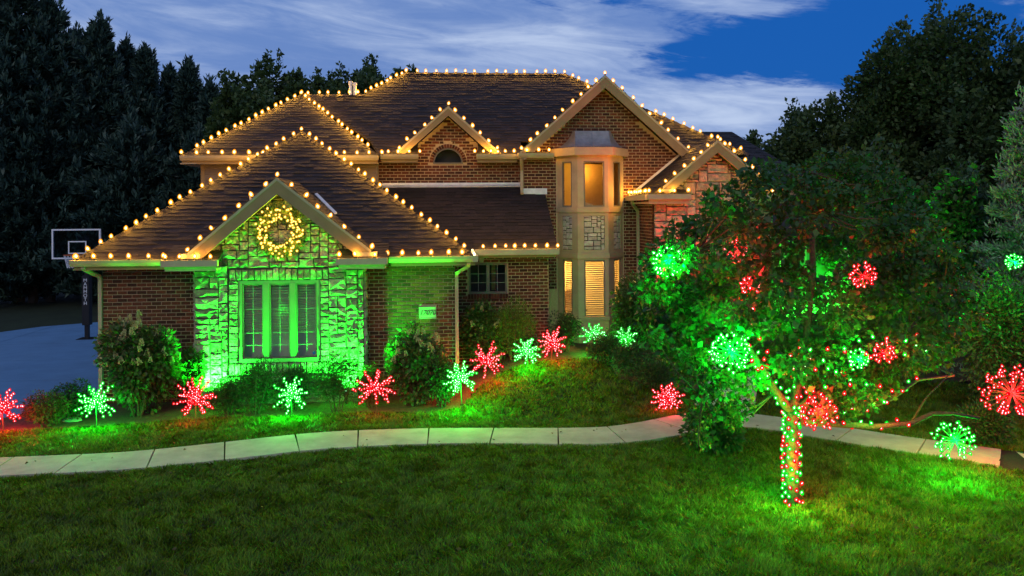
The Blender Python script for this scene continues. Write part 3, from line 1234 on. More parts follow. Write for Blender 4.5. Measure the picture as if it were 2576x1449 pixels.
def rake(ax, az, lx, lz, rx, rz, y, w=0.25, t=0.05, depth=0.4, name='rake_board'):
    for (x, z) in ((lx, lz), (rx, rz)):
        s = 1 if x < ax else -1
        sl = (az - z) / (ax - x)
        n = Vector((-sl, 0, 1)).normalized()
        vert = w / n.z
        pts = [(x, y, z - 0.02), (ax, y, az - 0.02), (ax, y, az - 0.02 - vert), (x + s * 0.12, y, z - 0.02 - vert + abs(sl) * 0.12), (x, y, z - 0.12)]
        mb = MB()
        mb.prism(pts, (0, t, 0))
        b = mb.build(name, 'trim', house)
        mb = MB()                                      # drip edge
        mb.prism([(x, y - 0.012, z + 0.005), (ax, y - 0.012, az + 0.005), (ax, y - 0.012, az - 0.06), (x, y - 0.012, z - 0.06)], (0, 0.012, 0))
        mb.build('drip_edge', 'gutter', b)
        mb = MB()                                      # sloping soffit behind the board
        mb.poly([(x, y + t, z - 0.14), (ax, y + t, az - 0.14), (ax, y + depth, az - 0.14), (x, y + depth, z - 0.14)])
        mb.build('soffit', 'soffit', b)


gable_roof(AX, AZ, GY, 19.32, -5.24, 3.27, -1.50, 3.29, 17.50)
rake(AX, AZ, -5.24, 3.27, -1.50, 3.29, GY - 0.02)
for x0, x1 in ((-5.36, -4.98), (-1.86, -1.38)):
    mb = MB()
    mb.box(x0, x1, GY - 0.03, SY - 0.05, 3.16, 3.25)
    mb.build('eave_return', 'gutter', house)
# small eave roofs over the stone piers, and their gutters
for x0, x1 in ((-5.75, -4.62), (-2.22, -1.16)):
    roof_plane([(x0, 16.88, ZE), (x1, 16.88, ZE), (x1 - 0.02, 17.62, 3.42), (x0 + 0.02, 17.62, 3.42)])
    mb = MB()
    mb.box(x0, x1, 16.80, 16.92, ZE - 0.125, ZE + 0.01)
    mb.build('gutter', 'gutter', house)
    mb = MB()
    mb.box(x0 + 0.05, x1 - 0.05, 16.92, 17.34, ZE - 0.22, ZE - 0.17)
    mb.box(x0 + 0.05, x1 - 0.05, 16.90, 16.93, ZE - 0.22, ZE - 0.10)
    mb.build('soffit', 'soffit', house)
# wing gutters, fascia, soffit
for x0, x1 in ((WL - 0.06, -5.76), (-1.15, WR_ + 0.04)):
    mb = MB()
    mb.prism([(x0, WF - 0.11, ZE + 0.01), (x0, WF - 0.10, ZE - 0.05), (x0, WF - 0.06, ZE - 0.12), (x0, WF + 0.02, ZE - 0.12), (x0, WF + 0.02, ZE + 0.01)], (x1 - x0, 0, 0))
    mb.build('gutter', 'gutter', house)
    mb = MB()
    mb.box(x0 + 0.04, x1, WF + 0.02, WF + 0.06, ZE - 0.2, ZE - 0.02)
    mb.box(x0 + 0.04, x1, WF + 0.06, 17.77, ZE - 0.2, ZE - 0.17)
    mb.build('fascia', 'trim', house)
mb = MB()
mb.box(WR_ - 0.02, WR_ + 0.10, WF - 0.10, 19.2, ZE - 0.12, ZE + 0.01)
mb.build('gutter', 'gutter', house)
mb = MB()
mb.box(0.27, WR_ - 0.02, WF + 0.1, 19.6, ZE - 0.2, ZE - 0.17)
mb.build('soffit', 'soffit', house)
mb = MB()
mb.box(WL - 0.06, -7.27, WF + 0.06, 24, ZE - 0.2, ZE - 0.17)
mb.build('soffit', 'soffit', house)


def downspout(path, name='downspout'):
    mb = MB()
    path = [Vector(p) for p in path]
    for i in range(len(path) - 1):
        mb.bar(path[i], path[i + 1], 0.075, 0.06, up=(0, 1, 0))
    mb.build(name, 'gutter', house)


downspout([(-7.45, 17.22, 2.98), (-7.44, 17.30, 2.93), (-7.30, 17.66, 2.76), (-7.30, 17.70, 2.68), (-7.30, 17.70, 0.1)])
downspout([(0.56, 17.22, 2.98), (0.55, 17.34, 2.90), (0.31, 17.68, 2.72), (0.305, 17.71, 2.64), (0.305, 17.71, 0.1)])

# mid shed roof
ZM = 3.16
roof_plane([(0.3, 19.20, ZM), (2.80, 19.20, ZM), (2.72, 21.08, 4.57), (2.10, 21.08, 4.57), (2.10, 21.40, 4.80), (-1.72, 21.40, 4.80)])
mb = MB()
mb.box(0.76, 2.82, 19.10, 19.22, ZM - 0.13, ZM + 0.01)
mb.build('gutter', 'gutter', house)
mb = MB()
mb.box(0.70, 2.78, 19.22, 19.26, ZM - 0.20, ZM - 0.02)
mb.box(0.70, 2.78, 19.26, 19.67, ZM - 0.20, ZM - 0.165)
mb.build('fascia', 'trim', house)
mb = MB()                                              # gable end of the shed against the bay
mb.poly([(2.74, 19.22, ZM - 0.15), (2.74, 21.05, ZM - 0.15), (2.74, 21.05, 4.55), (2.74, 19.22, ZM)])
mb.build('shed_cheek', 'trim', house)
mb = MB()
mb.prism([(-1.6, 21.40, 4.78), (2.09, 21.40, 4.79), (2.09, 21.30, 4.725), (-1.6, 21.30, 4.715)], (0, -0.012, 0.03))
mb.box(-1.6, 2.09, 21.375, 21.385, 4.79, 4.86)
mb.box(2.13, 2.78, 21.02, 21.035, 4.53, 4.69)
mb.box(2.085, 2.10, 21.0, 21.38, 4.60, 4.88)
mb.build('flashing', 'flash', house)

# left upper hip and main roof
ZL, ZU = 5.52, 5.58
LP = (-4.04, 23.35, 7.46)
MR0, MR1 = (-1.07, 24.3, 8.29), (3.80, 24.3, 8.29)
roof_plane([(-6.46, 20.48, ZL), (-1.62, 20.48, ZL), LP])
roof_plane([(-6.46, 28, ZL), (-6.46, 20.48, ZL), LP, (LP[0], 28, LP[2])])
roof_plane([(-1.62, 20.48, ZL), (-1.62, 21.0, ZL), (LP[0], 23.36, LP[2] - 0.01), LP], detail=False)
caps((-6.46, 20.48, ZL), LP)
caps((-1.62, 20.48, ZL), LP)
MY = 20.93
SLM = (MR1[2] - ZU) / (MR1[1] - MY)


def onm(x, y):
    return (x, y, ZU + SLM * (y - MY))


YN = 21.43
roof_plane([(-1.66, MY, ZU), (-0.64, MY, ZU), onm(-0.64, YN), onm(-1.9, YN)])
roof_plane([(0.96, MY, ZU), (2.12, MY, ZU), onm(2.12, YN), onm(0.96, YN)])
roof_plane([(6.42, MY, ZU), (8.28, MY, ZU), onm(hipx(8.28, YN, MR1, MY), YN), onm(6.42, YN)])
roof_plane([onm(-1.9, YN), onm(hipx(8.28, YN, MR1, MY), YN), MR1, MR0, (-2.25, 23.28, 7.47), (-4.0, 23.28, 7.47)])
roof_plane([(8.28, MY, ZU), (8.28, 27.7, ZU), MR1], detail=False)
roof_plane([(8.28, 27.7, ZU), (-6.4, 27.7, ZU), MR0, MR1], detail=False)
mb = MB()                                              # the back of the lower ridge and the left end of the main roof
mb.poly([(-2.25, 23.28, 7.46), (-4.05, 23.28, 7.46), (-4.05, 26, 5.6), (-2.25, 26, 5.6)])
mb.poly([MR0, (-2.25, 23.28, 7.46), (-2.25, 25.3, 7.46)])
mb.build('roof', 'shingle', house)
caps(MR0, MR1)
caps(MR0, (-2.25, 23.28, 7.47))
caps((-2.25, 23.28, 7.47), LP)
caps(MR1, (8.28, MY, ZU))


def eave(x0, x1, yg, z, yw, zdrop=0.2):
    mb = MB()
    mb.prism([(x0, yg - 0.05, z + 0.01), (x0, yg - 0.04, z - 0.05), (x0, yg, z - 0.115), (x0, yg + 0.07, z - 0.115), (x0, yg + 0.07, z + 0.01)], (x1 - x0, 0, 0))
    mb.build('gutter', 'gutter', house)
    mb = MB()
    mb.box(x0 + 0.02, x1 - 0.02, yg + 0.07, yg + 0.10, z - zdrop, z - 0.02)
    mb.box(x0 + 0.02, x1 - 0.02, yg + 0.10, yw + 0.02, z - zdrop, z - zdrop + 0.03)
    mb.build('fascia', 'trim', house)


eave(-6.50, -1.62, 20.44, ZL, 20.9)
eave(-1.60, -0.62, 20.90, ZU, 21.4)
eave(0.90, 2.0, 20.90, ZU, 21.4)
eave(1.98, 2.92, 20.62, ZU + 0.01, 21.05, 0.15)
mb = MB()
mb.box(-6.52, -6.12, 20.5, 28, ZL - 0.2, ZL - 0.17)
mb.build('soffit', 'soffit', house)
downspout([(2.06, 20.66, 5.45), (2.07, 20.75, 5.36), (2.10, 20.98, 5.18), (2.10, 20.99, 5.10), (2.10, 20.98, 4.62), (2.10, 20.88, 4.55)])
# dormer and right gable roofs
gable_roof(DA[0], DA[1], 20.98, 22.52, DL[0], DL[1], DR[0], DR[1], 21.12)
rake(DA[0], DA[1], DL[0], DL[1], DR[0], DR[1], 20.96, w=0.17)
gable_roof(GA[0], GA[1], 20.62, 23.48, GL[0], GL[1], GR[0], GR[1], 21.10)
rake(GA[0], GA[1], GL[0], GL[1], GR[0], GR[1], 20.60, w=0.23)
for x0, x1, y, z in ((-1.20, -0.88, 20.95, 5.62), (1.22, 1.55, 20.95, 5.63), (1.98, 2.32, 20.6, 5.61)):
    mb = MB()
    mb.box(x0, x1, y, y + 0.4, z - 0.06, z)
    mb.build('eave_return', 'gutter', house)
# entry roof
EG = 18.98
roof_plane([(5.0, EG + 0.02, 4.40), (5.0, 21.05, 4.40), (EAX, 21.05, EAZ), (EAX, EG + 0.02, EAZ)])
roof_plane([(8.48, 21.05, 4.40), (8.48, EG + 0.02, 4.40), (EAX, EG + 0.02, EAZ), (EAX, 21.05, EAZ)])
roof_plane([(EAX, 21.0, EAZ), (8.5, 21.0, 4.4), (8.28, 20.95, 5.0)], detail=False)
rake(EAX, EAZ, 5.36, 4.66, 8.12, 4.66, EG, w=0.22, depth=0.36)
for x0, x1 in ((5.0, 6.02), (7.46, 8.48)):
    roof_plane([(x0, 18.94, 4.46), (x1, 18.94, 4.46), (x1 - 0.05, 19.5, 4.66), (x0 + 0.05, 19.5, 4.66)])
    mb = MB()
    mb.box(x0 - 0.04, x1, 18.84, 18.96, 4.35, 4.475)
    mb.build('gutter', 'gutter', house)
    mb = MB()
    mb.box(x0, x1, 18.96, 19.34, 4.24, 4.28)
    mb.box(x0, x1, 18.955, 18.985, 4.24, 4.36)
    mb.build('soffit', 'soffit', house)
mb = MB()
mb.box(4.90, 5.02, 18.97, 21.0, 4.34, 4.47)
mb.build('gutter', 'gutter', house)
mb = MB()
mb.box(5.02, 5.22, 18.97, 21.04, 4.25, 4.30)
mb.build('soffit', 'soffit', house)
mb = MB()
mb.box(5.34, 5.60, EG - 0.03, EG + 0.36, 4.54, 4.60)
mb.build('eave_return', 'gutter', house)
mb = MB()                                              # step flashing where the entry roof meets the gable wall
mb.prism([(5.0, 21.03, 4.42), (6.45, 21.03, 5.59), (6.45, 21.03, 5.66), (5.0, 21.03, 4.50)], (0, -0.02, 0))
mb.build('flashing', 'flash', house)
mb = MB()                                              # valley flashing beside the wing gable
mb.prism([(-2.98, 18.95, 4.50), (-2.45, 18.35, 4.04), (-2.39, 18.35, 4.06), (-2.92, 18.95, 4.52)], (0, 0, 0.03))
mb.build('flashing', 'flash', house)
downspout([(4.98, 20.6, 4.34), (5.0, 20.62, 4.25), (5.16, 20.75, 4.08), (5.17, 20.75, 4.0), (5.17, 20.75, 0.6)])
# rear right roof
roof_plane([(6, 24.3, 4.9), (11.9, 24.3, 4.9), (10.45, 28, 6.9), (6, 28, 6.9)])
roof_plane([(11.9, 24.3, 4.9), (11.9, 31, 4.9), (10.45, 28, 6.9)], detail=False)
wallbox('rear_wall', 6, 11.5, 24.7, 24.9, 0, 4.8)
wallbox('rear_wall', 8.0, 8.2, 20.9, 24.7, 0, 5.4)
wrt = wallbox('front_wall', 8.2, 13.2, 20.4, 20.55, -0.2, 3.4)
for x0, x1, z0, z1 in ((9.0, 10.2, 1.5, 3.2), (11.2, 12.4, 1.5, 3.2)):
    mb = MB()
    mb.box(x0, x1, 20.36, 20.42, z0, z1)
    w_ = mb.build('window', 'frame', house)
    mb = MB()
    mb.box(x0 + 0.07, (x0 + x1) / 2 - 0.03, 20.35, 20.36, z0 + 0.07, z1 - 0.07)
    mb.box((x0 + x1) / 2 + 0.03, x1 - 0.07, 20.35, 20.36, z0 + 0.07, z1 - 0.07)
    mb.build('pane', 'roomdark', w_)
stone_late = lambda: put_stones(wrt, ashlar(8.3, 13.1, 0.6, 3.3, 0.10, lambda x, z: True, holes=[(8.95, 10.25, 1.45, 3.25), (11.15, 12.45, 1.45, 3.25)]), (0, 20.4, 0), prio=8)
roof_plane([(8.3, 20.0, 3.4), (13.4, 20.0, 3.4), (12.0, 22.0, 4.5), (8.3, 22.0, 4.5)], detail=False)
# plumbing vents on the roofs
for (x, y, z, h) in ((-4.30, 18.50, 4.05, 0.42), (-2.62, 23.3, 7.45, 0.42), (-2.50, 23.3, 7.45, 0.38)):
    mb = MB()
    mb.lathe([(0.05, 0), (0.05, h * .75), (0.065, h * .76), (0.065, h)], 10, (x, y, z))
    mb.build('vent_pipe', 'flash', house, smooth=False)

# ------------------------------------------------------------------ windows
def slats(mb, x0, x1, y, z0, z1, pitch, tilt=0.5, w=0.045):
    z = z1 - 0.02
    tilt = tilt * 1.45
    while z > z0:
        c, s = math.cos(tilt) * w / 2, math.sin(tilt) * w / 2
        mb.prism([(x0, y - c, z - s), (x0, y + c, z + s), (x0, y + c, z + s + 0.003), (x0, y - c, z - s + 0.003)], (x1 - x0, 0, 0))
        z -= pitch


# triple window in the stone gable
fr = MB()
x0, x1, z0, z1 = FW
fr.box(x0, x0 + 0.07, SY - 0.01, SY + 0.12, z0, z1)
fr.box(x1 - 0.07, x1, SY - 0.01, SY + 0.12, z0, z1)
fr.box(x0 + 0.07, x1 - 0.07, SY - 0.01, SY + 0.12, z1 - 0.06, z1)
fr.box(x0 + 0.07, x1 - 0.07, SY - 0.03, SY + 0.12, z0, z0 + 0.08)
bayw = (x1 - x0 - 0.14 - 2 * 0.11) / 3
for k in (1, 2):
    a = x0 + 0.07 + k * bayw + (k - 1) * 0.11
    fr.box(a, a + 0.11, SY - 0.012, SY + 0.12, z0 + 0.08, z1 - 0.06)
fwin = fr.build('window', 'frame', house)
for k in range(3):
    a = x0 + 0.07 + k * (bayw + 0.11)
    b = a + bayw
    s = MB()
    for q in ((a, a + 0.03, z0 + 0.08, z1 - 0.06), (b - 0.03, b, z0 + 0.08, z1 - 0.06), (a + 0.03, b - 0.03, z0 + 0.08, z0 + 0.11), (a + 0.03, b - 0.03, z1 - 0.09, z1 - 0.06)):
        s.box(q[0], q[1], SY + 0.02, SY + 0.07, q[2], q[3])
    s.build('sash', 'frame', fwin)
    m2 = MB()
    m2.box((a + b) / 2 - 0.004, (a + b) / 2 + 0.004, SY + 0.043, SY + 0.049, z0 + 0.11, z1 - 0.09)
    for q in (0.16, 0.33, 0.66):
        zz = z0 + 0.11 + (z1 - z0 - 0.2) * q
        m2.box(a + 0.03, b - 0.03, SY + 0.042, SY + 0.050, zz - 0.0035, zz + 0.0035)
    m2.build('muntin', 'muntin', fwin)
    g = MB()
    g.poly([(a + 0.02, SY + 0.055, z0 + 0.1), (b - 0.02, SY + 0.055, z0 + 0.1), (b - 0.02, SY + 0.055, z1 - 0.08), (a + 0.02, SY + 0.055, z1 - 0.08)])
    g.build('pane', 'glass', fwin)
    bl = MB()
    slats(bl, a + 0.03, b - 0.03, SY + 0.13, z0 + (0.60 if k else 0.56), z1 - 0.1, 0.056, -0.62)
    bl.build('blind', 'blind', fwin, 'stuff')
d = MB()
d.box(x0 - 0.1, x1 + 0.1, SY + 0.45, SY + 0.5, z0 - 0.2, z1 + 0.2)
d.box(x0 - 0.1, x1 + 0.1, SY + 0.2, SY + 0.7, z0 - 0.2, z0 - 0.15)
d.build('backing', 'blind', fwin)
d = MB()
d.lathe([(0.036, 0), (0.036, 0.006)], 16)
sk = d.build('sticker', 'sticker', fwin)
sk.matrix_local = Matrix.Translation((0, 0, 0))
sk.location = (x1 - 0.145, SY + 0.05, z0 + 0.17)
sk.rotation_euler = (R(90), 0, 0)

# double casement in the middle wall
x0, x1, z0, z1 = MWIN
fr = MB()
YM = 19.65
fr.box(x0, x0 + 0.05, YM - 0.01, YM + 0.1, z0, z1)
fr.box(x1 - 0.05, x1, YM - 0.01, YM + 0.1, z0, z1)
fr.box(x0 + 0.05, x1 - 0.05, YM - 0.01, YM + 0.1, z1 - 0.05, z1)
fr.box(x0 + 0.05, x1 - 0.05, YM - 0.03, YM + 0.1, z0, z0 + 0.05)
fr.box((x0 + x1) / 2 - 0.04, (x0 + x1) / 2 + 0.04, YM - 0.012, YM + 0.1, z0 + 0.05, z1 - 0.05)
mwin = fr.build('window', 'frame', house)
for a, b in ((x0 + 0.05, (x0 + x1) / 2 - 0.04), ((x0 + x1) / 2 + 0.04, x1 - 0.05)):
    m2 = MB()
    m2.box((a + b) / 2 - 0.006, (a + b) / 2 + 0.006, YM + 0.04, YM + 0.048, z0 + 0.05, z1 - 0.05)
    for q in (1 / 3, 2 / 3):
        zz = z0 + 0.05 + (z1 - z0 - 0.1) * q
        m2.box(a, b, YM + 0.041, YM + 0.049, zz - 0.005, zz + 0.005)
    m2.build('muntin', 'muntin', mwin)
    g = MB()
    g.poly([(a, YM + 0.055, z0 + 0.04), (b, YM + 0.055, z0 + 0.04), (b, YM + 0.055, z1 - 0.04), (a, YM + 0.055, z1 - 0.04)])
    g.build('pane', 'glass', mwin)
bl = MB()
slats(bl, (x0 + x1) / 2 + 0.10, (x0 + x1) / 2 + 0.20, YM + 0.2, z0 + 0.08, z1 - 0.06, 0.035, -0.4)
bl.build('blind', 'blind2', mwin, 'stuff')
d = MB()
d.box(x0 - 0.1, x1 + 0.1, YM + 0.6, YM + 0.65, z0 - 0.1, z1 + 0.1)
d.build('backing', 'roomdark', mwin)
rl = MB()                                              # rowlock brick sill
for k in range(14):
    a = x0 - 0.02 + k * (x1 - x0 + 0.04) / 14
    rl.box(a + 0.004, a + (x1 - x0 + 0.04) / 14 - 0.004, YM - 0.05, YM + 0.02, z0 - 0.12, z0 - 0.005)
rl.build('sill', 'brick', mwin, 'stuff')
kx = 0.90                                              # keystone under the eave
mb = MB()
mb.prism([(kx, YM, 2.83), (kx + 0.10, YM, 2.83), (kx + 0.135, YM, 3.0), (kx - 0.035, YM, 3.0)], (0, -0.05, 0))
mb.build('keystone', 'plaque', house)

# address plaque
mb = MB()
mb.box(PLQ[0] + 0.006, PLQ[1] - 0.006, 17.705, 17.75, PLQ[2] + 0.006, PLQ[3] - 0.006)
for q in ((PLQ[0] + 0.006, PLQ[1] - 0.006, PLQ[2] + 0.006, PLQ[2] + 0.02), (PLQ[0] + 0.006, PLQ[1] - 0.006, PLQ[3] - 0.02, PLQ[3] - 0.006)):
    mb.box(q[0], q[1], 17.698, 17.705, q[2], q[3])
plq = mb.build('address_plaque', 'plaque', house)


def text(body, name, m, size, parent, loc, rot, spacing=1.0, shear=0.0, ext=0.004, line=1.0):
    c = bpy.data.curves.new(name, 'FONT')
    c.body = body
    c.size = size
    c.align_x, c.align_y = 'CENTER', 'CENTER'
    c.extrude = ext
    c.space_character = spacing
    c.space_line = line
    c.shear = shear
    c.materials.append(M[m])
    tmp = bpy.data.objects.new(name, c)
    me = bpy.data.meshes.new_from_object(tmp)
    bpy.data.objects.remove(tmp)
    o = bpy.data.objects.new(name, me)
    COL.objects.link(o)
    o.parent = parent
    o.matrix_parent_inverse = Matrix.Translation(-base_of(parent))
    o.location = loc
    o.rotation_euler = rot
    return o


text('17070', 'numerals', 'engr', 0.150, plq, ((PLQ[0] + PLQ[1]) / 2, 17.702, (PLQ[2] + PLQ[3]) / 2), (R(90), 0, 0), 0.95, 0.25)

# ------------------------------------------------------------------ bay window
YB, YWALL = 20.50, 21.05
bxl, bxr = W(1453, 480, YB).x, W(1530, 480, YB).x                 # front face
bwl, bwr = W(1402, 480, YWALL).x, W(1566, 480, YWALL).x           # where it meets the wall


def bz(py):
    return W(1490, py, YB).z


def bay_ring(off):
    return [Vector((bwl - off, YWALL, 0)), Vector((bxl - off * 0.55, YB - off, 0)), Vector((bxr + off * 0.55, YB - off, 0)), Vector((bwr + off, YWALL, 0))]


def bay_band(mb, off, z0, z1):
    r, q = bay_ring(off), bay_ring(off - 0.06)
    ring_ = r + q[::-1]
    mb.prism([Vector((p.x, min(p.y, YWALL), z0)) for p in ring_], (0, 0, z1 - z0))


bay = MB()
Z_CAP0, Z_CAP1 = bz(391), bz(371)
bay_band(bay, 0.0, 0.3, bz(800))
BAYO = bay.build('bay_window', 'bay', house)
for p0, p1 in ((534, 522), (650, 637), (806, 797)):
    mb = MB()
    bay_band(mb, 0.035, bz(p0), bz(p1))
    mb.build('band', 'bay', BAYO)
mb = MB()
bay_band(mb, 0.17, Z_CAP0, Z_CAP1)
r = bay_ring(0.17)
mb.poly([Vector((p.x, p.y, Z_CAP0 + 0.01)) for p in r])
mb.build('cornice', 'bay', BAYO)
# flared metal roof
mb = MB()
top = [Vector((W(1440, 330, YWALL).x, YWALL, bz(327))), Vector((W(1447, 330, 20.85).x, 20.85, bz(327))), Vector((W(1531, 330, 20.85).x, 20.85, bz(327))), Vector((W(1537, 330, YWALL).x, YWALL, bz(327)))]
prof = []
for k in range(7):
    t = k / 6
    s = t ** 0.62
    zz = Z_CAP1 + 0.01 + (bz(327) - Z_CAP1) * (t ** 1.55)
    prof.append([Vector((a.x + (b.x - a.x) * s, a.y + (b.y - a.y) * s, zz)) for a, b in zip(r, top)])
for k in range(6):
    for i in range(3):
        mb.poly([prof[k][i], prof[k][i + 1], prof[k + 1][i + 1], prof[k + 1][i]])
mb.poly(prof[6])
mb.build('metal_roof', 'lead', BAYO)
for pth in ([prof[k][1] for k in range(7)], [prof[k][2] for k in range(7)], [(prof[k][1] + prof[k][2]) / 2 for k in range(7)]):
    sm = MB()
    sm.tube(pth, 0.011, 5)
    sm.build('roof_seam', 'lead', BAYO)


def bay_face(i, win, off=0.0):
    """Face i of the bay with an opening; win = (f0, f1, z0, z1), f as a fraction of the face width."""
    r_ = bay_ring(off)
    a, b = r_[i], r_[i + 1]
    return a, b, (b - a), Vector(((b - a).y, -(b - a).x, 0)).normalized()


def face_panel(mb, a, d, nn, f0, f1, z0, z1, t=0.05, out=0.0):
    p = [a + d * f0 + nn * out, a + d * f1 + nn * out, a + d * f1 + nn * (out - t), a + d * f0 + nn * (out - t)]
    mb.prism([Vector((q.x, q.y, z0)) for q in p], (0, 0, z1 - z0))


openings = {0: (0.24, 0.72), 1: (0.20, 0.88), 2: (0.36, 0.86)}
upz, loz, stz = (bz(520), bz(405)), (bz(796), bz(654)), (bz(629), bz(543))
for i in range(3):
    a, b, d, nn = bay_face(i, None)
    f0, f1 = openings[i]
    post = MB()
    face_panel(post, a, d, nn, 0, f0, bz(800), Z_CAP0 + 0.02)
    face_panel(post, a, d, nn, f1, 1, bz(800), Z_CAP0 + 0.02)
    face_panel(post, a, d, nn, f0, f1, upz[1], Z_CAP0 + 0.02)
    face_panel(post, a, d, nn, f0, f1, stz[1], upz[0])
    face_panel(post, a, d, nn, f0, f1, loz[1], stz[0])
    post.build('panel', 'bay', BAYO)
    bk = MB()
    face_panel(bk, a, d, nn, f0, f1, stz[0], stz[1], 0.02, -0.03)
    bw = bk.build('stone_panel', 'stone_joint', BAYO)
    L = d.length
    yaw = math.atan2(d.y, d.x)
    for (u0, u1, v0, v1) in ashlar(f0 * L, f1 * L, stz[0], stz[1], 0.05 if i == 1 else 0.055, lambda x, z: True, wr=(2, 5), hr=(2, 3)):
        stone_jobs.append((0.5, BAYO, (u0, u1, v0, v1), tuple(a + nn * -0.03), yaw, None, 0.022, 0.006))
    for z0, z1 in (upz, loz):
        fr = MB()
        e = 0.035 / L
        face_panel(fr, a, d, nn, f0, f0 + e, z0, z1, 0.05, -0.005)
        face_panel(fr, a, d, nn, f1 - e, f1, z0, z1, 0.05, -0.005)
        face_panel(fr, a, d, nn, f0 + e, f1 - e, z0, z0 + 0.035, 0.05, -0.005)
        face_panel(fr, a, d, nn, f0 + e, f1 - e, z1 - 0.035, z1, 0.05, -0.005)
        fr.build('window_frame', 'frame', BAYO)
        g = MB()
        p, q = a + d * (f0 + e) - nn * 0.035, a + d * (f1 - e) - nn * 0.035
        g.poly([(p.x, p.y, z0 + 0.03), (q.x, q.y, z0 + 0.03), (q.x, q.y, z1 - 0.03), (p.x, p.y, z1 - 0.03)])
        g.build('pane', 'glass', BAYO)
    # blinds in the lower windows
    bl = MB()
    z = loz[1] - 0.06
    while z > loz[0] + 0.04:
        p, q = a + d * (f0 + 0.03) - nn * 0.09, a + d * (f1 - 0.03) - nn * 0.09
        c = nn * 0.012
        bl.prism([p - c + Vector((0, 0, z + 0.014)), q - c + Vector((0, 0, z + 0.014)), q + c + Vector((0, 0, z - 0.014)), p + c + Vector((0, 0, z - 0.014))], (0, 0, 0.003))
        z -= 0.056
    bl.build('blind', 'blind2', BAYO, 'stuff')
# rooms behind
for z0, z1 in ((0.55, 2.98), (3.05, 5.5)):
    rm = MB()
    X0, X1, Y1 = 2.3, 5.6, 23.2
    rm.poly([(X0, Y1, z0), (X1, Y1, z0), (X1, Y1, z1), (X0, Y1, z1)])
    rm.poly([(X0, 21.1, z0), (X0, Y1, z0), (X0, Y1, z1), (X0, 21.1, z1)])
    rm.poly([(X1, 21.1, z0), (X1, Y1, z0), (X1, Y1, z1), (X1, 21.1, z1)])
    nose = [(p.x, p.y) for p in bay_ring(-0.07)]
    nose = [(nose[0][0] + 0.02, 21.10), nose[1], nose[2], (nose[3][0] - 0.02, 21.10)]
    for zz in (z0, z1):
        rm.poly([(x, y, zz) for x, y in [(X0, 21.10)] + nose + [(X1, 21.10), (X1, Y1), (X0, Y1)]])
    rm.build('room', 'room', house)
fu = MB()
fu.box(3.2, 5.0, 21.6, 22.3, 3.06, 4.18)
fu.build('cabinet', 'wood', house)
fu = MB()
fu.box(3.98, 4.75, 22.3, 22.36, 3.06, 5.4)
fu.build('closet_door', 'tan', house)
fu = MB()
fu.box(3.1, 3.45, 22.9, 23.1, 4.75, 4.80)
fu.box(3.15, 3.3, 22.9, 23.1, 4.80, 5.0)
fu.box(3.1, 3.45, 22.9, 23.1, 5.02, 5.06)
fu.build('wall_shelf', 'wood', house)
fu = MB()
fu.prism([(3.3, 21.6, 4.18), (4.2, 21.6, 4.18), (4.1, 21.6, 4.27), (3.9, 21.6, 4.32), (3.6, 21.6, 4.25)], (0, 0.5, 0))
fu.build('folded_linen', 'linen', house)
fu = MB()
fu.box(3.52, 3.98, 22.9, 23.15, 0.56, 1.75)
fu.box(3.60, 3.68, 22.7, 22.75, 1.0, 1.3)
fu.box(3.3, 4.1, 22.4, 22.9, 1.2, 1.26)
fu.build('dining_furniture', 'wood', house)
lamp('room_lamp', 'POINT', (3.9, 22.0, 5.2), ROOM_W_UP, (1.0, 0.45, 0.06), house, 0.15)
lamp('room_lamp', 'POINT', (3.45, 21.9, 2.72), ROOM_W_LOW, (1.0, 0.60, 0.17), house, 0.12)
stone_late()
emit_stones()

# ------------------------------------------------------------------ light strings on the roofline
BULB = MB()
BULB.lathe([(0.018, 0.0), (0.038, 0.018), (0.050, 0.044), (0.046, 0.072), (0.028, 0.104), (0.006, 0.122)], 10)
BULB_ME = BULB.mesh('bulb', 'bulb', True)
STR_GROUP = 'warm bulb strings along the roof edges'


def light_string(label, segs, lift=0.03, mesh=None, tilt=0.25):
    """segs: polylines [(p, q, n, with_last)], bulbs evenly set from p to q."""
    first = Vector(segs[0][0])
    t = thing('light_string', first, label, 'string lights', STR_GROUP)
    wire = MB()
    up = Vector((0, 0, lift))
    for p, q, n, last in segs:
        p, q = Vector(p) + up, Vector(q) + up
        k = n - 1 if last else n
        path = []
        for i in range(n):
            f = (i + (random.uniform(-.13, .13) if 0 < i < n - 1 else 0)) / max(1, k)
            c = p.lerp(q, f) + Vector((random.uniform(-.012, .012), random.uniform(-.01, .01), random.uniform(-.006, .010)))
            path.append(c)
            if i < n - 1:
                path.append(p.lerp(q, (i + 0.5) / max(1, k)) - Vector((0, 0, 0.02)))
            wire.lathe([(0.02, -0.035), (0.02, 0.004)], 6, c)
            o = bpy.data.objects.new('bulb', mesh or BULB_ME)
            COL.objects.link(o)
            o.parent = t
            o.matrix_parent_inverse = Matrix.Translation(-first)
            o.location = c
            o.rotation_euler = (random.uniform(-tilt, tilt), random.uniform(-tilt, tilt), random.uniform(0, 3))
            s = random.uniform(0.84, 1.08)
            o.scale = (s, s, s)
            lamp('bulb_lamp', 'POINT', c + Vector((0, 0, 0.05)), BULB_W * random.uniform(0.7, 1.3), (1.0, 0.46, 0.045), t, 0.03)
        if len(path) > 1:
            wire.tube(path, 0.006, 4, False)
    wire.build('wire', 'wire', t)
    return t


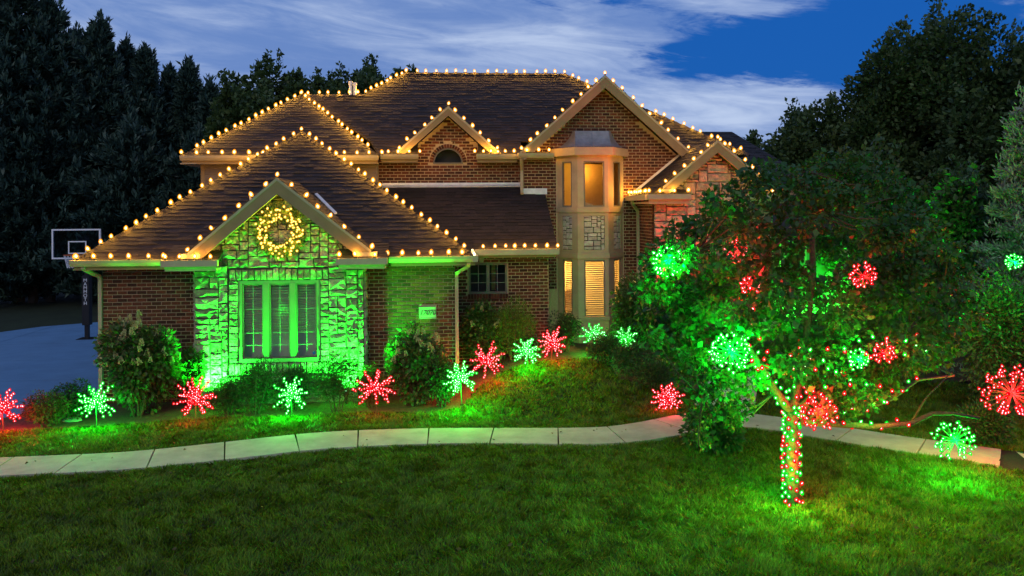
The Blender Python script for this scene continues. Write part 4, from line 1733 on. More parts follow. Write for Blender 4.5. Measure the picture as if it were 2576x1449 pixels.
wl0 = (WL, WF, ZE)
light_string('bulb string up the left hip of the low front roof', [(wl0, PK, 23, True)], 0.04)
light_string('bulb string down the right hip of the low front roof', [(Vector(PK).lerp(Vector((WR_, WF, ZE)), 0.05), (WR_, WF, ZE), 21, False)], 0.04)
light_string('bulb string on the gutter left of the stone gable', [((-7.55, 17.16, 3.13), (-5.8, 17.16, 3.13), 6, True), ((-5.66, 16.84, 3.13), (-4.75, 16.84, 3.13), 4, True)])
light_string('bulb string outlining the stone gable with the wreath', [((AX, GY, AZ), (-5.27, GY, 3.27), 8, True), (Vector((AX, GY, AZ)).lerp(Vector((-1.46, GY, 3.29)), 0.145), (-1.50, GY, 3.29), 7, True)], 0.03, tilt=0.5)
light_string('bulb string on the gutter right of the stone gable', [((-2.16, 16.84, 3.13), (-1.42, 16.84, 3.13), 3, True), ((-1.18, 17.16, 3.13), (0.42, 17.16, 3.13), 6, True)])
light_string('bulb string on the short gutter over the double window', [((0.98, 19.14, 3.17), (2.78, 19.14, 3.17), 8, True)])
light_string('bulb string on the upper left gutter', [((-6.46, 20.42, 5.53), (-4.5, 20.42, 5.53), 7, True), ((-2.45, 20.42, 5.53), (-1.52, 20.42, 5.53), 4, True)])
light_string('bulb string up the left hip of the upper left roof', [((-6.2, 20.79, 5.72), LP, 16, True)], 0.04)
light_string('bulb string down the right hip of the upper left roof', [(LP, (-1.75, 20.64, 5.62), 15, False)], 0.04)
light_string('bulb string along the main ridge and its two ends', [(Vector(LP) + Vector((0.2, 0, 0)), (-2.4, 23.28, 7.47), 6, True), ((-2.2, 23.3, 7.50), MR0, 8, False), (MR0, MR1, 16, False), (MR1, (4.62, 23.68, 7.78), 5, True)], 0.04)
light_string('bulb string on the short gutter left of the arched window', [((-1.40, 20.86, 5.59), (-0.56, 20.86, 5.59), 4, True)])
light_string('bulb string outlining the small dormer gable', [((DA[0], 20.97, DA[1]), (-1.13, 20.97, 5.70), 7, True), (Vector((DA[0], 20.97, DA[1])).lerp(Vector((1.45, 20.97, 5.70)), 0.16), (1.45, 20.97, 5.70), 6, True)], 0.03, tilt=0.5)
light_string('bulb string on the gutter between dormer and bay', [((0.86, 20.86, 5.59), (1.9, 20.86, 5.59), 6, True), ((2.2, 20.60, 5.60), (2.78, 20.60, 5.60), 3, True)])
light_string('bulb string outlining the big brick gable', [((GA[0], 20.61, GA[1]), (2.05, 20.61, 5.66), 11, True), (Vector((GA[0], 20.61, GA[1])).lerp(Vector((6.5, 20.61, 5.68)), 0.11), (6.5, 20.61, 5.68), 9, True)], 0.03, tilt=0.5)
light_string('bulb string down the far right hip behind the big gable', [(Vector(MR1).lerp(Vector((8.28, MY, ZU)), 0.53), (8.1, MY + 0.1, ZU + 0.08), 10, True)], 0.04)
light_string('bulb string on the left slope of the entry gable', [((EAX, EG, EAZ), (5.45, EG, 4.73), 7, True)], 0.03, tilt=0.5)
light_string('bulb string on the right slope of the entry gable, mostly behind leaves', [(Vector((EAX, EG, EAZ)).lerp(Vector((8.05, EG, 4.70)), 0.15), (8.05, EG, 4.70), 6, True), ((7.5, 18.90, 4.48), (8.4, 18.90, 4.48), 4, True)], 0.03, tilt=0.5)
light_string('closely spaced bulb string on the entry side gutter', [((4.96, 20.9, 4.48), (4.96, 18.95, 4.48), 9, False), ((4.98, 18.90, 4.48), (5.95, 18.90, 4.48), 4, True)])
stp = thing('lit_gutter_glow', (0.72, 18.2, 3.15), 'glowing tube added for the bulb-lit gutter top on the right eave corner of the front wing', 'painted gutter glow')  # added glowing tube where the bulbs light up the gutter, no lamp there
mb = MB()
mb.tube([(0.68, 17.18, 3.16), (0.71, 19.1, 3.16)], 0.024, 8)
mb.build('tube', 'tube', stp, smooth=True)

# ------------------------------------------------------------------ wreath
wc = Vector((-3.42, 17.22, 3.68))
wre = thing('wreath', wc, 'round evergreen wreath full of yellow lights on the stone gable', 'wreath')
ang = rng.uniform(0, 2 * math.pi, 2600)
rr = rng.normal(0, 0.075, (2600, 2))
pos = np.stack([(0.40 + rr[:, 0]) * np.cos(ang), rr[:, 1] * 0.7, (0.40 + rr[:, 0]) * np.sin(ang)], -1)
dr_ = np.stack([np.cos(ang) * np.sign(rr[:, 0]), -np.abs(rng.normal(0, 1, 2600)), np.sin(ang) * np.sign(rr[:, 0])], -1)
o = link('greenery', quads_mesh('greenery', leaves(pos, dr_, 0.085, 0.2, 0), 'yew'), wre, local=True)
fm = MB()
fm.tube([(0.40 * math.cos(a), 0, 0.40 * math.sin(a)) for a in np.linspace(0, 2 * math.pi, 33)], 0.03, 6, False)
o = link('ring', fm.mesh('ring', 'wire'), wre, local=True)
WB = MB()
WB.lathe([(0.012, 0), (0.027, 0.014), (0.029, 0.034), (0.012, 0.060)], 7)
WBM = WB.mesh('bulb', 'wbulb', True)
for k in range(130):
    a = 2 * math.pi * k / 130 + random.uniform(-.03, .03)
    q = random.uniform(-0.14, 0.15)
    o = link('bulb', WBM, wre, local=True)
    o.location = ((0.40 + q) * math.cos(a), -0.06 - random.random() * 0.06, (0.40 + q) * math.sin(a))
    o.rotation_euler = (random.uniform(0.4, 2.4), random.uniform(-.8, .8), random.uniform(0, 6))

for k in range(10):
    a = 2 * math.pi * k / 10
    lamp('bulb_lamp', 'POINT', (0.40 * math.cos(a), -0.16, 0.40 * math.sin(a)), 7.0, (1.0, 0.60, 0.03), wre, 0.05, local=True)

# ------------------------------------------------------------------ green uplights
for (x, yf, lab) in ((-4.80, 16.96, 'green flood light left of the triple window, aimed up the stone'), (-2.05, 16.96, 'green flood light right of the triple window, aimed up the stone'), (9.75, 19.75, 'green flood light behind the wrapped tree, aimed up the far right wall')):
    z = float(gz(x, yf)) + 0.03
    f = thing('flood_light', (x, yf, z), lab, 'flood light', 'green flood lights at the foot of the stone walls')
    mb = MB()
    mb.lathe([(0.012, 0), (0.012, 0.16)], 6)
    link('stake', mb.mesh('stake', 'metal'), f, local=True)
    mb = MB()
    mb.lathe([(0.03, 0), (0.055, 0.03), (0.065, 0.13)], 12)
    h = link('housing', mb.mesh('housing', 'metal', True), f, local=True)
    h.location, h.rotation_euler = (0, 0, 0.15), (R(-22), 0, 0)
    mb = MB()
    mb.lathe([(0.055, 0), (0.055, 0.004)], 12)
    l = link('lens', mb.mesh('lens', 'lens'), h, local=True)
    l.location = (0, 0, 0.131)
    s = lamp('flood_lamp', 'SPOT', (0, 0.06, 0.34), FLOOD_W, (0.010, 1.0, 0.022), f, 0.05, local=True, spot_size=R(150), spot_blend=0.6)
    s.rotation_euler = (R(180 - 24), 0, 0)


f = thing('flood_light', (5.75, 18.45, float(gz(5.75, 18.45)) + 0.03), 'red flood light at the foot of the entry stone', 'flood light')
for nm, pr, m_, zz in (('stake', [(0.012, 0), (0.012, 0.16)], 'metal', 0), ('housing', [(0.03, 0), (0.055, 0.03), (0.065, 0.13)], 'metal', 0.15)):
    mb = MB()
    mb.lathe(pr, 10)
    link(nm, mb.mesh(nm, m_), f, local=True).location = (0, 0, zz)
s = lamp('flood_lamp', 'SPOT', (0, 0.05, 0.34), 1700.0, (1.0, 0.03, 0.03), f, 0.06, local=True, spot_size=R(60), spot_blend=0.7)
s.rotation_euler = (R(180 - 16), 0, 0)

# ------------------------------------------------------------------ starburst stake lights
def led_mesh(m):
    mb = MB()
    mb.lathe([(0.030, 0), (0.034, 0.012), (0.020, 0.040), (0.006, 0.056)], 6)
    return mb.mesh('led', m, True)


LEDM = {'red': led_mesh('red'), 'green': led_mesh('green')}
COLR = {'red': (1.0, 0.012, 0.02), 'green': (0.0, 1.0, 0.035)}


def starburst(colour, loc, r, label, spokes=17, per=5, h=None, seed=0, stake=True, name='starburst_light', watt=None, gname=None, led=1.0, shell=False):
    rnd = random.Random(seed)
    t = thing(name, loc, label, 'light ornament', gname or f'{colour} starburst stake lights in the beds')
    h = h if h is not None else r + 0.12
    wire = MB()
    if stake:
        wire.tube([(0, 0, -0.05), (0, 0, h)], 0.010, 5)
    n = spokes
    for k in range(n):
        f = (k + 0.5) / n
        zz = 1 - 2 * f
        a = k * 2.399963 + rnd.uniform(-.25, .25)
        s = math.sqrt(max(0, 1 - zz * zz))
        d = Vector((s * math.cos(a), s * math.sin(a) * 0.8, zz * 0.97)).normalized()
        if d.z < -0.75:
            d = (d + Vector((0.5 * math.cos(a), 0, 0))).normalized()
        R_ = r * rnd.uniform(0.82, 1.08)
        c = Vector((0, 0, h))
        wire.tube([c, c + d * R_], 0.005, 4)
        for q in range(per):
            fr_ = (q + 1) / per if not shell else 0.72 + 0.28 * (q + 1) / per
            o = link('led', LEDM[colour], t, local=True)
            side = d.cross(Vector((0, 1, 0.2))).normalized() * (0.010 if q % 2 else -0.010)
            o.location = c + d * (R_ * fr_) + side * (1 if not shell else 3)
            o.rotation_euler = (d.to_track_quat('Z', 'Y').to_euler() if rnd.random() < 0.5 else Euler((rnd.uniform(-.5, .5), rnd.uniform(-.5, .5), 0)))
            o.scale = (led, led, led)
    for k in range(16 if not shell else 0):
        o = link('led', LEDM[colour], t, local=True)
        o.location = Vector((0, 0, h)) + Vector((rnd.uniform(-1, 1), rnd.uniform(-1, 0.2), rnd.uniform(-1, 1))) * r * 0.17
        o.rotation_euler = (rnd.uniform(-1, 1), rnd.uniform(-1, 1), 0)
        o.scale = (led, led, led)
    if stake:
        t.rotation_euler = (rnd.uniform(-.10, .10), rnd.uniform(-.12, .12), rnd.uniform(-.4, .4))
    link('frame', wire.mesh('frame', 'wire'), t, local=True)
    w = watt if watt is not None else (BURST_W_RED if colour == 'red' else BURST_W_GREEN)
    lamp('glow_lamp', 'POINT', (0, -0.12 if stake else -0.05, h * (0.8 if stake else 1.0)), w, COLR[colour], t, r * 0.5, local=True)
    return t


BURSTS = [  # colour, centre px, radius px, Y, label
    ('red', 8, 1030, 46, 15.55, 'red starburst stake light at the driveway end of the bed'),
    ('green', 243, 1012, 46, 15.7, 'green starburst stake light in front of the tall hydrangea'),
    ('red', 493, 1003, 50, 15.9, 'red starburst stake light just right of the tall hydrangea'),
    ('green', 735, 993, 46, 15.95, 'green starburst stake light under the triple window'),
    ('red', 950, 975, 50, 16.0, 'red starburst stake light between the window hedge and the right hydrangea'),
    ('green', 1163, 953, 42, 16.1, 'green starburst stake light at the right corner of the front wing'),
    ('red', 1218, 907, 46, 17.4, 'red starburst stake light below the double window'),
    ('green', 1327, 883, 36, 17.9, 'green starburst stake light under the golden evergreen'),
    ('red', 1385, 862, 38, 18.25, 'red starburst stake light by the brick corner left of the bay'),
    ('green', 1492, 845, 32, 18.9, 'green starburst stake light right under the bay window'),
    ('green', 1572, 848, 28, 18.6, 'small green starburst light half hidden right of the bay'),
    ('red', 1682, 1005, 40, 15.6, 'red starburst stake light beside the walk under the tree'),
]
for i, (c, px, py, pr, Y, lab) in enumerate(BURSTS):
    p = W(px, py, Y)
    r = pr / 2000 * (p.y * math.cos(PSI) + p.x * math.sin(PSI))
    g = float(gz(p.x, p.y))
    starburst(c, (p.x, p.y, g), r, lab, h=max(p.z - g, 0.2), seed=i, spokes=17 + (i % 3) * 2, per=7, led=0.95, watt={2: 55, 4: 55, 11: 60, 8: 110, 9: 120, 10: 110}.get(i))


# ------------------------------------------------------------------ vegetation
def shrub(name, label, cat, base, rx, ry, hgt, m, n, leaf, group=None, low=0.05, lumps=16, aspect=0.5, spiky=0.0, flowers=0, droop=0.2):
    base = Vector((base[0], base[1], float(gz(base[0], base[1]))))
    t = thing(name, base, label, cat, group)
    P, D = [], []
    for k in range(lumps):
        u = rng.normal(0, 1, 3)
        u /= np.linalg.norm(u)
        f = 0.30 + 0.55 * rng.random()
        c = np.array([u[0] * rx * f * 0.85, u[1] * ry * f * 0.85, hgt * (low + 0.5 * (1 - low)) + u[2] * hgt * 0.5 * f * 0.8])
        r = np.array([rx, ry, hgt * 0.5]) * rng.uniform(0.42, 0.64)
        p, d = cluster_points(c, r, n // lumps, 0.35)
        P.append(p)
        D.append(d)
    P, D = np.concatenate(P), np.concatenate(D)
    k = P[:, 2] > 0.02
    P, D = P[k], D[k]
    if spiky:
        D = D + np.array([0, 0, spiky])
    link('foliage', quads_mesh('foliage', leaves(P, D, leaf, aspect, droop), m), t, local=True)
    st = MB()
    for k in range(6):
        a = 2 * math.pi * k / 6 + random.random()
        st.tube([(0.05 * math.cos(a), 0.05 * math.sin(a), -0.05), (rx * 0.4 * math.cos(a), ry * 0.4 * math.sin(a), hgt * 0.4), (rx * 0.6 * math.cos(a), ry * 0.6 * math.sin(a), hgt * 0.75)], [0.018, 0.012, 0.005], 5)
    link('stem', st.mesh('stem', 'bark'), t, local=True)
    for k in range(flowers):
        a = random.uniform(0, 2 * math.pi)
        f = random.uniform(0.2, 0.98)
        x, y = math.cos(a) * rx * f, -abs(math.sin(a)) * ry * f * 1.05
        z = hgt * (low + 0.5 * (1 - low)) + hgt * 0.5 * math.sqrt(max(0.03, 1 - f * f)) * random.uniform(0.2, 1.08)
        o = link('flower_head', FLOWER, t, local=True)
        o.location = (x, y, z)
        o.rotation_euler = (random.uniform(-.5, .5), random.uniform(-.6, .6), random.uniform(0, 6))
        s = random.uniform(0.55, 0.95)
        o.scale = (s, s, s)
    return t


h_ = rng.random(150)
a_ = rng.uniform(0, 2 * math.pi, 150)
fp = np.stack([0.045 * (1 - h_ * 0.85) * np.cos(a_), 0.045 * (1 - h_ * 0.85) * np.sin(a_), h_ * 0.17], -1)
FLOWER = quads_mesh('flower_head', leaves(fp, np.stack([np.cos(a_), np.sin(a_), 0.4 + 0 * a_], -1), 0.028, 0.9, 0), 'petal')


def sh(px, py_base, Y, wpx, hpx):
    """Ground point and half width / height in metres from the picture."""
    p = W(px, 700, Y)
    d = p.y * math.cos(PSI) + p.x * math.sin(PSI)
    return (p.x, p.y), wpx / 2000 * d / 2, hpx / 2000 * d


HYD = 'panicle hydrangeas against the brick'
b, r, h = sh(345, 1060, 16.6, 205, 245)
shrub('hydrangea', 'tall hydrangea with cream flower heads at the left wall corner', 'shrub', b, r, 0.6, h, 'shrub', 9000, 0.10, HYD, flowers=60, aspect=0.6)
b, r, h = sh(1050, 1035, 16.95, 150, 190)
shrub('hydrangea', 'dark hydrangea with a few cream heads below the house number', 'shrub', b, r, 0.5, h, 'shrub', 6500, 0.09, HYD, flowers=24, aspect=0.6)
b, r, h = sh(1222, 950, 18.9, 130, 165)
shrub('hydrangea', 'dark hydrangea with cream heads under the double window', 'shrub', b, r, 0.45, h, 'shrub', 5000, 0.09, HYD, flowers=10, aspect=0.6)
HED = 'low clipped bushes along the front bed'
b, r, h = sh(112, 1045, 15.95, 110, 92)
shrub('barberry_bush', 'rounded bronze bush beside the driveway', 'bush', b, r, 0.38, h, 'barb', 6000, 0.04, None, lumps=22)
b, r, h = sh(190, 1040, 16.5, 110, 100)
shrub('yew_bush', 'rounded green bush between the bronze bush and the tall hydrangea', 'bush', b, r, 0.4, h, 'yew', 5000, 0.045, HED, lumps=20)
b, r, h = sh(575, 1035, 16.42, 106, 108)
shrub('yew_bush', 'small dark bush left of the triple window', 'bush', b, r, 0.35, h, 'yew', 7000, 0.05, HED, lumps=18, spiky=0.5, aspect=0.25)
b, r, h = sh(640, 1040, 16.42, 139, 146)
shrub('yew_bush', 'dark bush under the left sash of the triple window', 'bush', b, r, 0.38, h, 'yew', 8000, 0.05, HED, lumps=20, spiky=0.5, aspect=0.25)
b, r, h = sh(738, 1030, 16.65, 129, 120)
shrub('yew_bush', 'dark bush behind the green starburst under the window', 'bush', b, r, 0.34, h, 'yew', 7000, 0.05, HED, lumps=18, spiky=0.5, aspect=0.25)
b, r, h = sh(845, 1040, 16.38, 159, 150)
shrub('yew_bush', 'dark bush under the right sash of the triple window', 'bush', b, r, 0.40, h, 'yew', 9000, 0.05, HED, lumps=22, spiky=0.5, aspect=0.25)
b, r, h = sh(930, 1035, 16.75, 80, 105)
shrub('spirea_bush', 'rust tinged bush lit by the red starburst at the stone edge', 'bush', b, r, 0.3, h, 'barb', 3500, 0.05, None, lumps=14)
b, r, h = sh(480, 1000, 17.2, 60, 150)
shrub('vine_shrub', 'slender leafy shrub climbing the left stone edge', 'shrub', b, r * 0.9, 0.18, h, 'shrub', 1800, 0.10, None, lumps=10, aspect=0.7)
b, r, h = sh(1110, 1020, 16.6, 80, 120)
shrub('shrub', 'loose leafy shrub at the right corner of the front wing', 'shrub', b, r, 0.3, h, 'shrub', 2600, 0.08, None, lumps=12, aspect=0.4)
b, r, h = sh(1290, 930, 18.7, 115, 150)
shrub('golden_evergreen', 'golden green evergreen shrub right of the double window', 'shrub', b, r, 0.4, h, 'gold', 5000, 0.07, None, lumps=20, spiky=0.7, aspect=0.3)
b, r, h = sh(1422, 880, 19.3, 90, 110)
shrub('shrub', 'dark round shrub at the left foot of the bay', 'shrub', b, r, 0.35, h, 'yew', 4000, 0.06, None, lumps=18)
b, r, h = sh(1345, 905, 18.6, 60, 60)
shrub('shrub', 'low dark shrub between two starbursts left of the bay', 'shrub', b, r, 0.3, h, 'yew', 2200, 0.05, None, lumps=12)
SPR = 'spreading yews along the right bed'
for px, pb, Y, w_, hh, lab in ((1520, 930, 18.2, 120, 70, 'spreading yew in front of the bay window'), (1600, 960, 17.4, 130, 85, 'spreading yew right of the lawn corner'),
                               (1640, 990, 16.7, 110, 80, 'spreading yew beside the red starburst near the walk'), (1570, 900, 18.9, 110, 90, 'spreading yew close to the right bay foot')):
    b, r, h = sh(px, pb, Y, w_, hh)
    shrub('spreading_yew', lab, 'shrub', b, r, 0.45, h, 'yew', 4500, 0.06, SPR, lumps=18, spiky=0.2, aspect=0.3)
b, r, h = sh(1590, 900, 18.9, 120, 190)
shrub('viburnum', 'tall leafy shrub between the bay and the entry', 'shrub', b, r, 0.5, h, 'shrub', 6000, 0.09, None, lumps=20, aspect=0.6)
b, r, h = sh(1700, 950, 17.9, 150, 240)
shrub('viburnum', 'tall leafy shrub in front of the entry stone', 'shrub', b, r, 0.6, h, 'shrub', 8000, 0.09, None, lumps=22, aspect=0.6)
b, r, h = sh(1800, 1060, 13.2, 200, 130)
shrub('viburnum', 'low leafy shrub behind the drooping branch by the walk', 'shrub', b, r * 0.7, 0.45, h * 0.8, 'shrub', 4500, 0.10, None, lumps=18, aspect=0.6)
# right side
b, r, h = sh(2525, 960, 14.2, 230, 395)
shrub('arborvitae', 'dense green lit evergreen at the right edge under the silver spruce', 'shrub', b, r, 0.8, h, 'shrub', 9000, 0.09, None, lumps=26, aspect=0.4)
b, r, h = sh(2290, 930, 16.5, 250, 330)
shrub('lilac', 'broad dark shrub behind the right limb of the wrapped tree', 'shrub', b, r, 0.9, h, 'leaf2', 9000, 0.10, None, lumps=26, aspect=0.6)
b, r, h = sh(2090, 930, 17.5, 240, 170)
shrub('lilac', 'broad low shrub behind the wrapped trunk', 'shrub', b, r, 0.9, h, 'leaf2', 7000, 0.10, None, lumps=26, aspect=0.6)
b, r, h = sh(2480, 1010, 12.9, 160, 120)
shrub('juniper', 'low juniper behind the green light ball at the right', 'shrub', b, r, 0.4, h, 'yew', 4000, 0.07, None, lumps=18, spiky=0.3, aspect=0.3)
# a pale stone at the bed edge
p = on_ground(182, 1062)
rk = MB()
rk.lathe([(0.10, -0.02), (0.13, 0.03), (0.11, 0.07), (0.05, 0.09)], 9, (0, 0, 0))
o = rk.build('rock', 'rock')
o.location = (p.x, p.y, p.z)
o.scale = (1.5, 0.9, 1.0)
tag(o, 'pale flat rock at the lawn edge left of the tall hydrangea', 'rock')


# trees -------------------------------------------------------------
def conifer(label, px, tip_py, Y, wpx, m='needle', n=26000, group='dark evergreens left of the house', low=0.06, name='spruce_tree', lsz=0.34):
    tip = W(px, tip_py, Y)
    d = tip.y * math.cos(PSI) + tip.x * math.sin(PSI)
    H, Rb = tip.z, wpx / 2000 * d / 2
    t = thing(name, (tip.x, tip.y, 0), label, 'tree', group)
    tr = MB()
    tr.tube([(0, 0, -0.2), (0, 0, H * 0.5), (0, 0, H * 0.97)], [0.22, 0.12, 0.02], 7)
    link('trunk', tr.mesh('trunk', 'bark'), t, local=True)
    P, D = [], []
    expo = rng.uniform(0.52, 0.82)
    levels = max(14, int(H * 2.4))
    per = n // levels
    for k in range(levels):
        f = low + (1 - low) * (k / (levels - 1)) ** 0.9
        rad = Rb * (1 - f) ** expo + 0.08
        nb = int(rng.integers(9, 14))
        for q in range(nb):
            a = rng.uniform(0, 2 * math.pi)
            L = rad * rng.uniform(0.55, 1.25)
            m_ = int(per / nb * (0.35 + 1.3 * (1 - f))) + 8
            s = rng.random(m_) ** 0.6
            rise = -0.12 * s * L + 0.22 * s * s * L
            pos = np.stack([np.cos(a) * s * L, np.sin(a) * s * L, f * H + rise], -1) + rng.normal(0, 1, (m_, 3)) * np.array([0.11, 0.11, 0.10]) * (0.35 + 1.2 * (1 - s))[:, None]
            P.append(pos)
            D.append(np.tile([np.cos(a), np.sin(a), 0.75], (m_, 1)))
            if rng.random() < 0.7:                     # upright leader at the branch tip
                q_ = 16
                hh = rng.uniform(0.25, 0.85)
                P.append(np.stack([np.cos(a) * L * 0.9 + rng.normal(0, .05, q_), np.sin(a) * L * 0.9 + rng.normal(0, .05, q_), f * H + 0.08 * L + rng.random(q_) * hh], -1))
                D.append(np.tile([0.3 * np.cos(a), 0.3 * np.sin(a), 1.6], (q_, 1)))
    m_ = 160
    s = rng.random(m_)
    P.append(np.stack([rng.normal(0, .08, m_), rng.normal(0, .08, m_), H * (0.93 + 0.06 * s)], -1))
    D.append(np.tile([0, 0, 1.5], (m_, 1)))
    P, D = np.concatenate(P), np.concatenate(D)
    link('crown', quads_mesh('crown', leaves(P, D, lsz, 0.28, 0.0, 0.55), m), t, local=True)
    return t


CON = [(-60, -120, 38.5, 300, 'tallest evergreen at the left picture edge beyond the driveway'), (45, -70, 38.5, 260, 'tall evergreen second from the left edge'), (122, 22, 39.0, 230, 'evergreen with a ragged top above the basketball backboard'),
       (195, 105, 42.0, 200, 'evergreen with a low blunt top in a dip between two taller ones'), (252, 74, 40.0, 190, 'evergreen with one slim pointed leader in the left row'), (318, 132, 42.0, 180, 'evergreen right of the slim pointed one'),
       (365, 145, 41.0, 160, 'evergreen with a lumpy top, middle of the left row'), (425, 198, 44.0, 150, 'short evergreen left of the lone pointed tip'), (475, 182, 42.0, 120, 'small evergreen with a lone pointed tip near the roof'),
       (528, 236, 41.0, 130, 'last evergreen of the left row, touching the roof edge'), (80, 330, 38.5, 330, 'broad low evergreen just behind the basketball hoop'), (330, 330, 38.5, 300, 'broad low evergreen between the hoop and the house'), (-120, 250, 38.5, 300, 'broad low evergreen at the far left edge of the lawn'), (500, 360, 38.5, 220, 'broad low evergreen behind the left roof corner')]
for px, ty, Y, w_, lab in CON:
    conifer(lab, px, ty, Y, w_ * 1.35, n=34000, lsz=0.33)
conifer('silver green spruce at the right edge of the picture', 2580, 300, 16.5, 330, 'bluen', 42000, None, name='blue_spruce', lsz=0.13, low=0.03)


def limb(mb, path, r0, r1, n=7):
    path = [Vector(p) for p in path]
    k = len(path)
    out, rad = [], []
    for i in range(k):
        out.append(path[i])
        rad.append(r0 + (r1 - r0) * i / (k - 1))
    mb.tube(out, rad, n)


def broadleaf(label, px, top_py, Y, wpx, m='leaf2', n=30000, leaf=0.22, group=None, bottom=0.18, clumps=46, name='shade_tree', upr=0.3, hscale=1.0):
    tip = W(px, top_py, Y)
    d = tip.y * math.cos(PSI) + tip.x * math.sin(PSI)
    H, Rb = tip.z, wpx / 2000 * d / 2
    t = thing(name, (tip.x, tip.y, 0), label, 'tree', group)
    zc = H * (bottom + 1) / 2
    hh = H * (1 - bottom) / 2
    tr = MB()
    tr.tube([(0, 0, -0.2), (0.1, 0, H * 0.3), (0, 0, H * 0.7)], [0.28, 0.2, 0.06], 8)
    P, D = [], []
    for k in range(clumps):
        u = rng.normal(0, 1, 3)
        u /= np.linalg.norm(u)
        f = rng.uniform(0.45, 0.88)
        c = np.array([u[0] * Rb * f, u[1] * Rb * f, zc + u[2] * hh * f])
        cr = np.array([1, 1, 1.15]) * Rb * rng.uniform(0.16, 0.30)
        p, dd = cluster_points(c, cr, n // clumps, 0.3)
        P.append(p)
        D.append(dd)
        # upright shoots at the rim
        if u[2] > 0.0:
            for _ in range(3):
                m_ = 40
                s = rng.random(m_)
                off = rng.normal(0, 0.4, 3) * cr
                base = c + np.array([off[0], off[1], cr[2] * 0.8])
                P.append(base + np.stack([rng.normal(0, .10, m_), rng.normal(0, .10, m_), s * rng.uniform(0.35, 0.9)], -1))
                D.append(rng.normal(0, 1, (m_, 3)) * 0.7 + np.array([0, 0, 0.7]))
        if k % 3 == 0:
            tr.tube([(0, 0, H * 0.28), tuple(c * 0.5 + np.array([0, 0, H * 0.18])), tuple(c)], [0.12, 0.06, 0.02], 5)
    P, D = np.concatenate(P), np.concatenate(D)
    link('trunk', tr.mesh('trunk', 'bark'), t, local=True)
    link('crown', quads_mesh('crown', leaves(P, D + np.array([0, 0, upr]), leaf, 0.6, 0.25, 0.5), m), t, local=True)
    return t


BK = 'trees rising behind the roof'
for px, ty, Y, w_, lab in ((600, 212, 36, 130, 'dark tree just right of the sky gap behind the upper left roof'), (668, 165, 38, 150, 'highest dark tree behind the upper left roof'), (760, 180, 40, 170, 'twiggy dark tree above the upper left roof peak'),
                           (830, 205, 41, 130, 'low dark tree behind the twin roof vents'), (905, 170, 42, 150, 'bushy dark tree behind the left end of the main ridge'), (975, 155, 44, 160, 'twiggy dark tree peeking over the left end of the main ridge'), (1070, 172, 46, 160, 'low treetop just over the main ridge lights')):
    broadleaf(lab, px, ty, Y, w_ * 1.75, n=24000, leaf=0.22, group=BK, bottom=0.25, clumps=54)
broadleaf('big leafy tree with an uneven rounded top at the right', 2370, 85, 27, 560, n=110000, leaf=0.18, clumps=120, bottom=0.12)
broadleaf('rounded tree left of the big leafy tree at the right', 2060, 272, 29, 330, n=45000, leaf=0.18, clumps=70, bottom=0.1)
broadleaf('dark tree at the right edge behind the silver spruce', 2600, 120, 24, 330, n=26000, leaf=0.24, clumps=60, bottom=0.1)
broadleaf('small far tree right of the rear roof', 1900, 345, 36, 130, n=6000, leaf=0.24, clumps=24, bottom=0.1)
broadleaf('dark tree in the gap between the entry and the big leafy tree', 2170, 420, 21, 330, n=22000, leaf=0.18, clumps=56, bottom=0.1)
broadleaf('dark tree low at the right in front of the big leafy tree', 2400, 440, 19.5, 330, n=24000, leaf=0.16, clumps=60, bottom=0.08)

# ------------------------------------------------------------------ the wrapped tree in front
TB = on_ground(1995, 1270)
tree = thing('ornamental_tree', TB, 'spreading front yard tree with its trunk wrapped in lights', 'tree')
limbs = MB()


def PT(x, y, Y):
    return W(x, y, Y)


trunk_path = [Vector((TB.x, TB.y, -0.1)), PT(1990, 1180, TB.y), PT(1992, 1100, TB.y), PT(1990, 1035, TB.y)]
left_path = [PT(1990, 1035, TB.y), PT(1950, 985, TB.y - .1), PT(1905, 910, TB.y - .2), PT(1850, 830, TB.y - .2), PT(1790, 720, TB.y), PT(1740, 640, TB.y + .2)]
mid_path = [PT(1992, 1040, TB.y), PT(2008, 960, TB.y + .1), PT(2030, 850, TB.y + .4), PT(2045, 700, TB.y + .6), PT(2042, 520, TB.y + .7), PT(2030, 430, TB.y + .8)]
right_path = [PT(1995, 1040, TB.y), PT(2060, 985, TB.y), PT(2170, 920, TB.y + .3), PT(2290, 830, TB.y + .6), PT(2370, 720, TB.y + .8)]
low_path = [PT(2010, 1060, TB.y), PT(2100, 1066, TB.y - .05), PT(2200, 1074, TB.y - .05), PT(2290, 1066, TB.y), PT(2345, 1040, TB.y), PT(2400, 1040, TB.y - .1), PT(2465, 1052, TB.y - .2)]
low2_path = [PT(2040, 1050, TB.y), PT(2150, 1038, TB.y + .2), PT(2240, 1005, TB.y + .4), PT(2310, 955, TB.y + .6), PT(2400, 945, TB.y + .7)]
droop_path = [PT(1905, 910, TB.y - .2), PT(1830, 940, TB.y - .3), PT(1765, 1000, TB.y - .35), PT(1758, 1120, TB.y - .35)]
tw_path = [PT(2290, 1066, TB.y), PT(2330, 1000, TB.y), PT(2400, 930, TB.y)]
limb(limbs, trunk_path, 0.105, 0.085, 10)
for path, a, b in ((left_path, .07, .025), (mid_path, .08, .03), (right_path, .06, .02), (low_path, .055, .018), (low2_path, .045, .014), (droop_path, .03, .010), (tw_path, .016, .006)):
    limb(limbs, path, a, b)
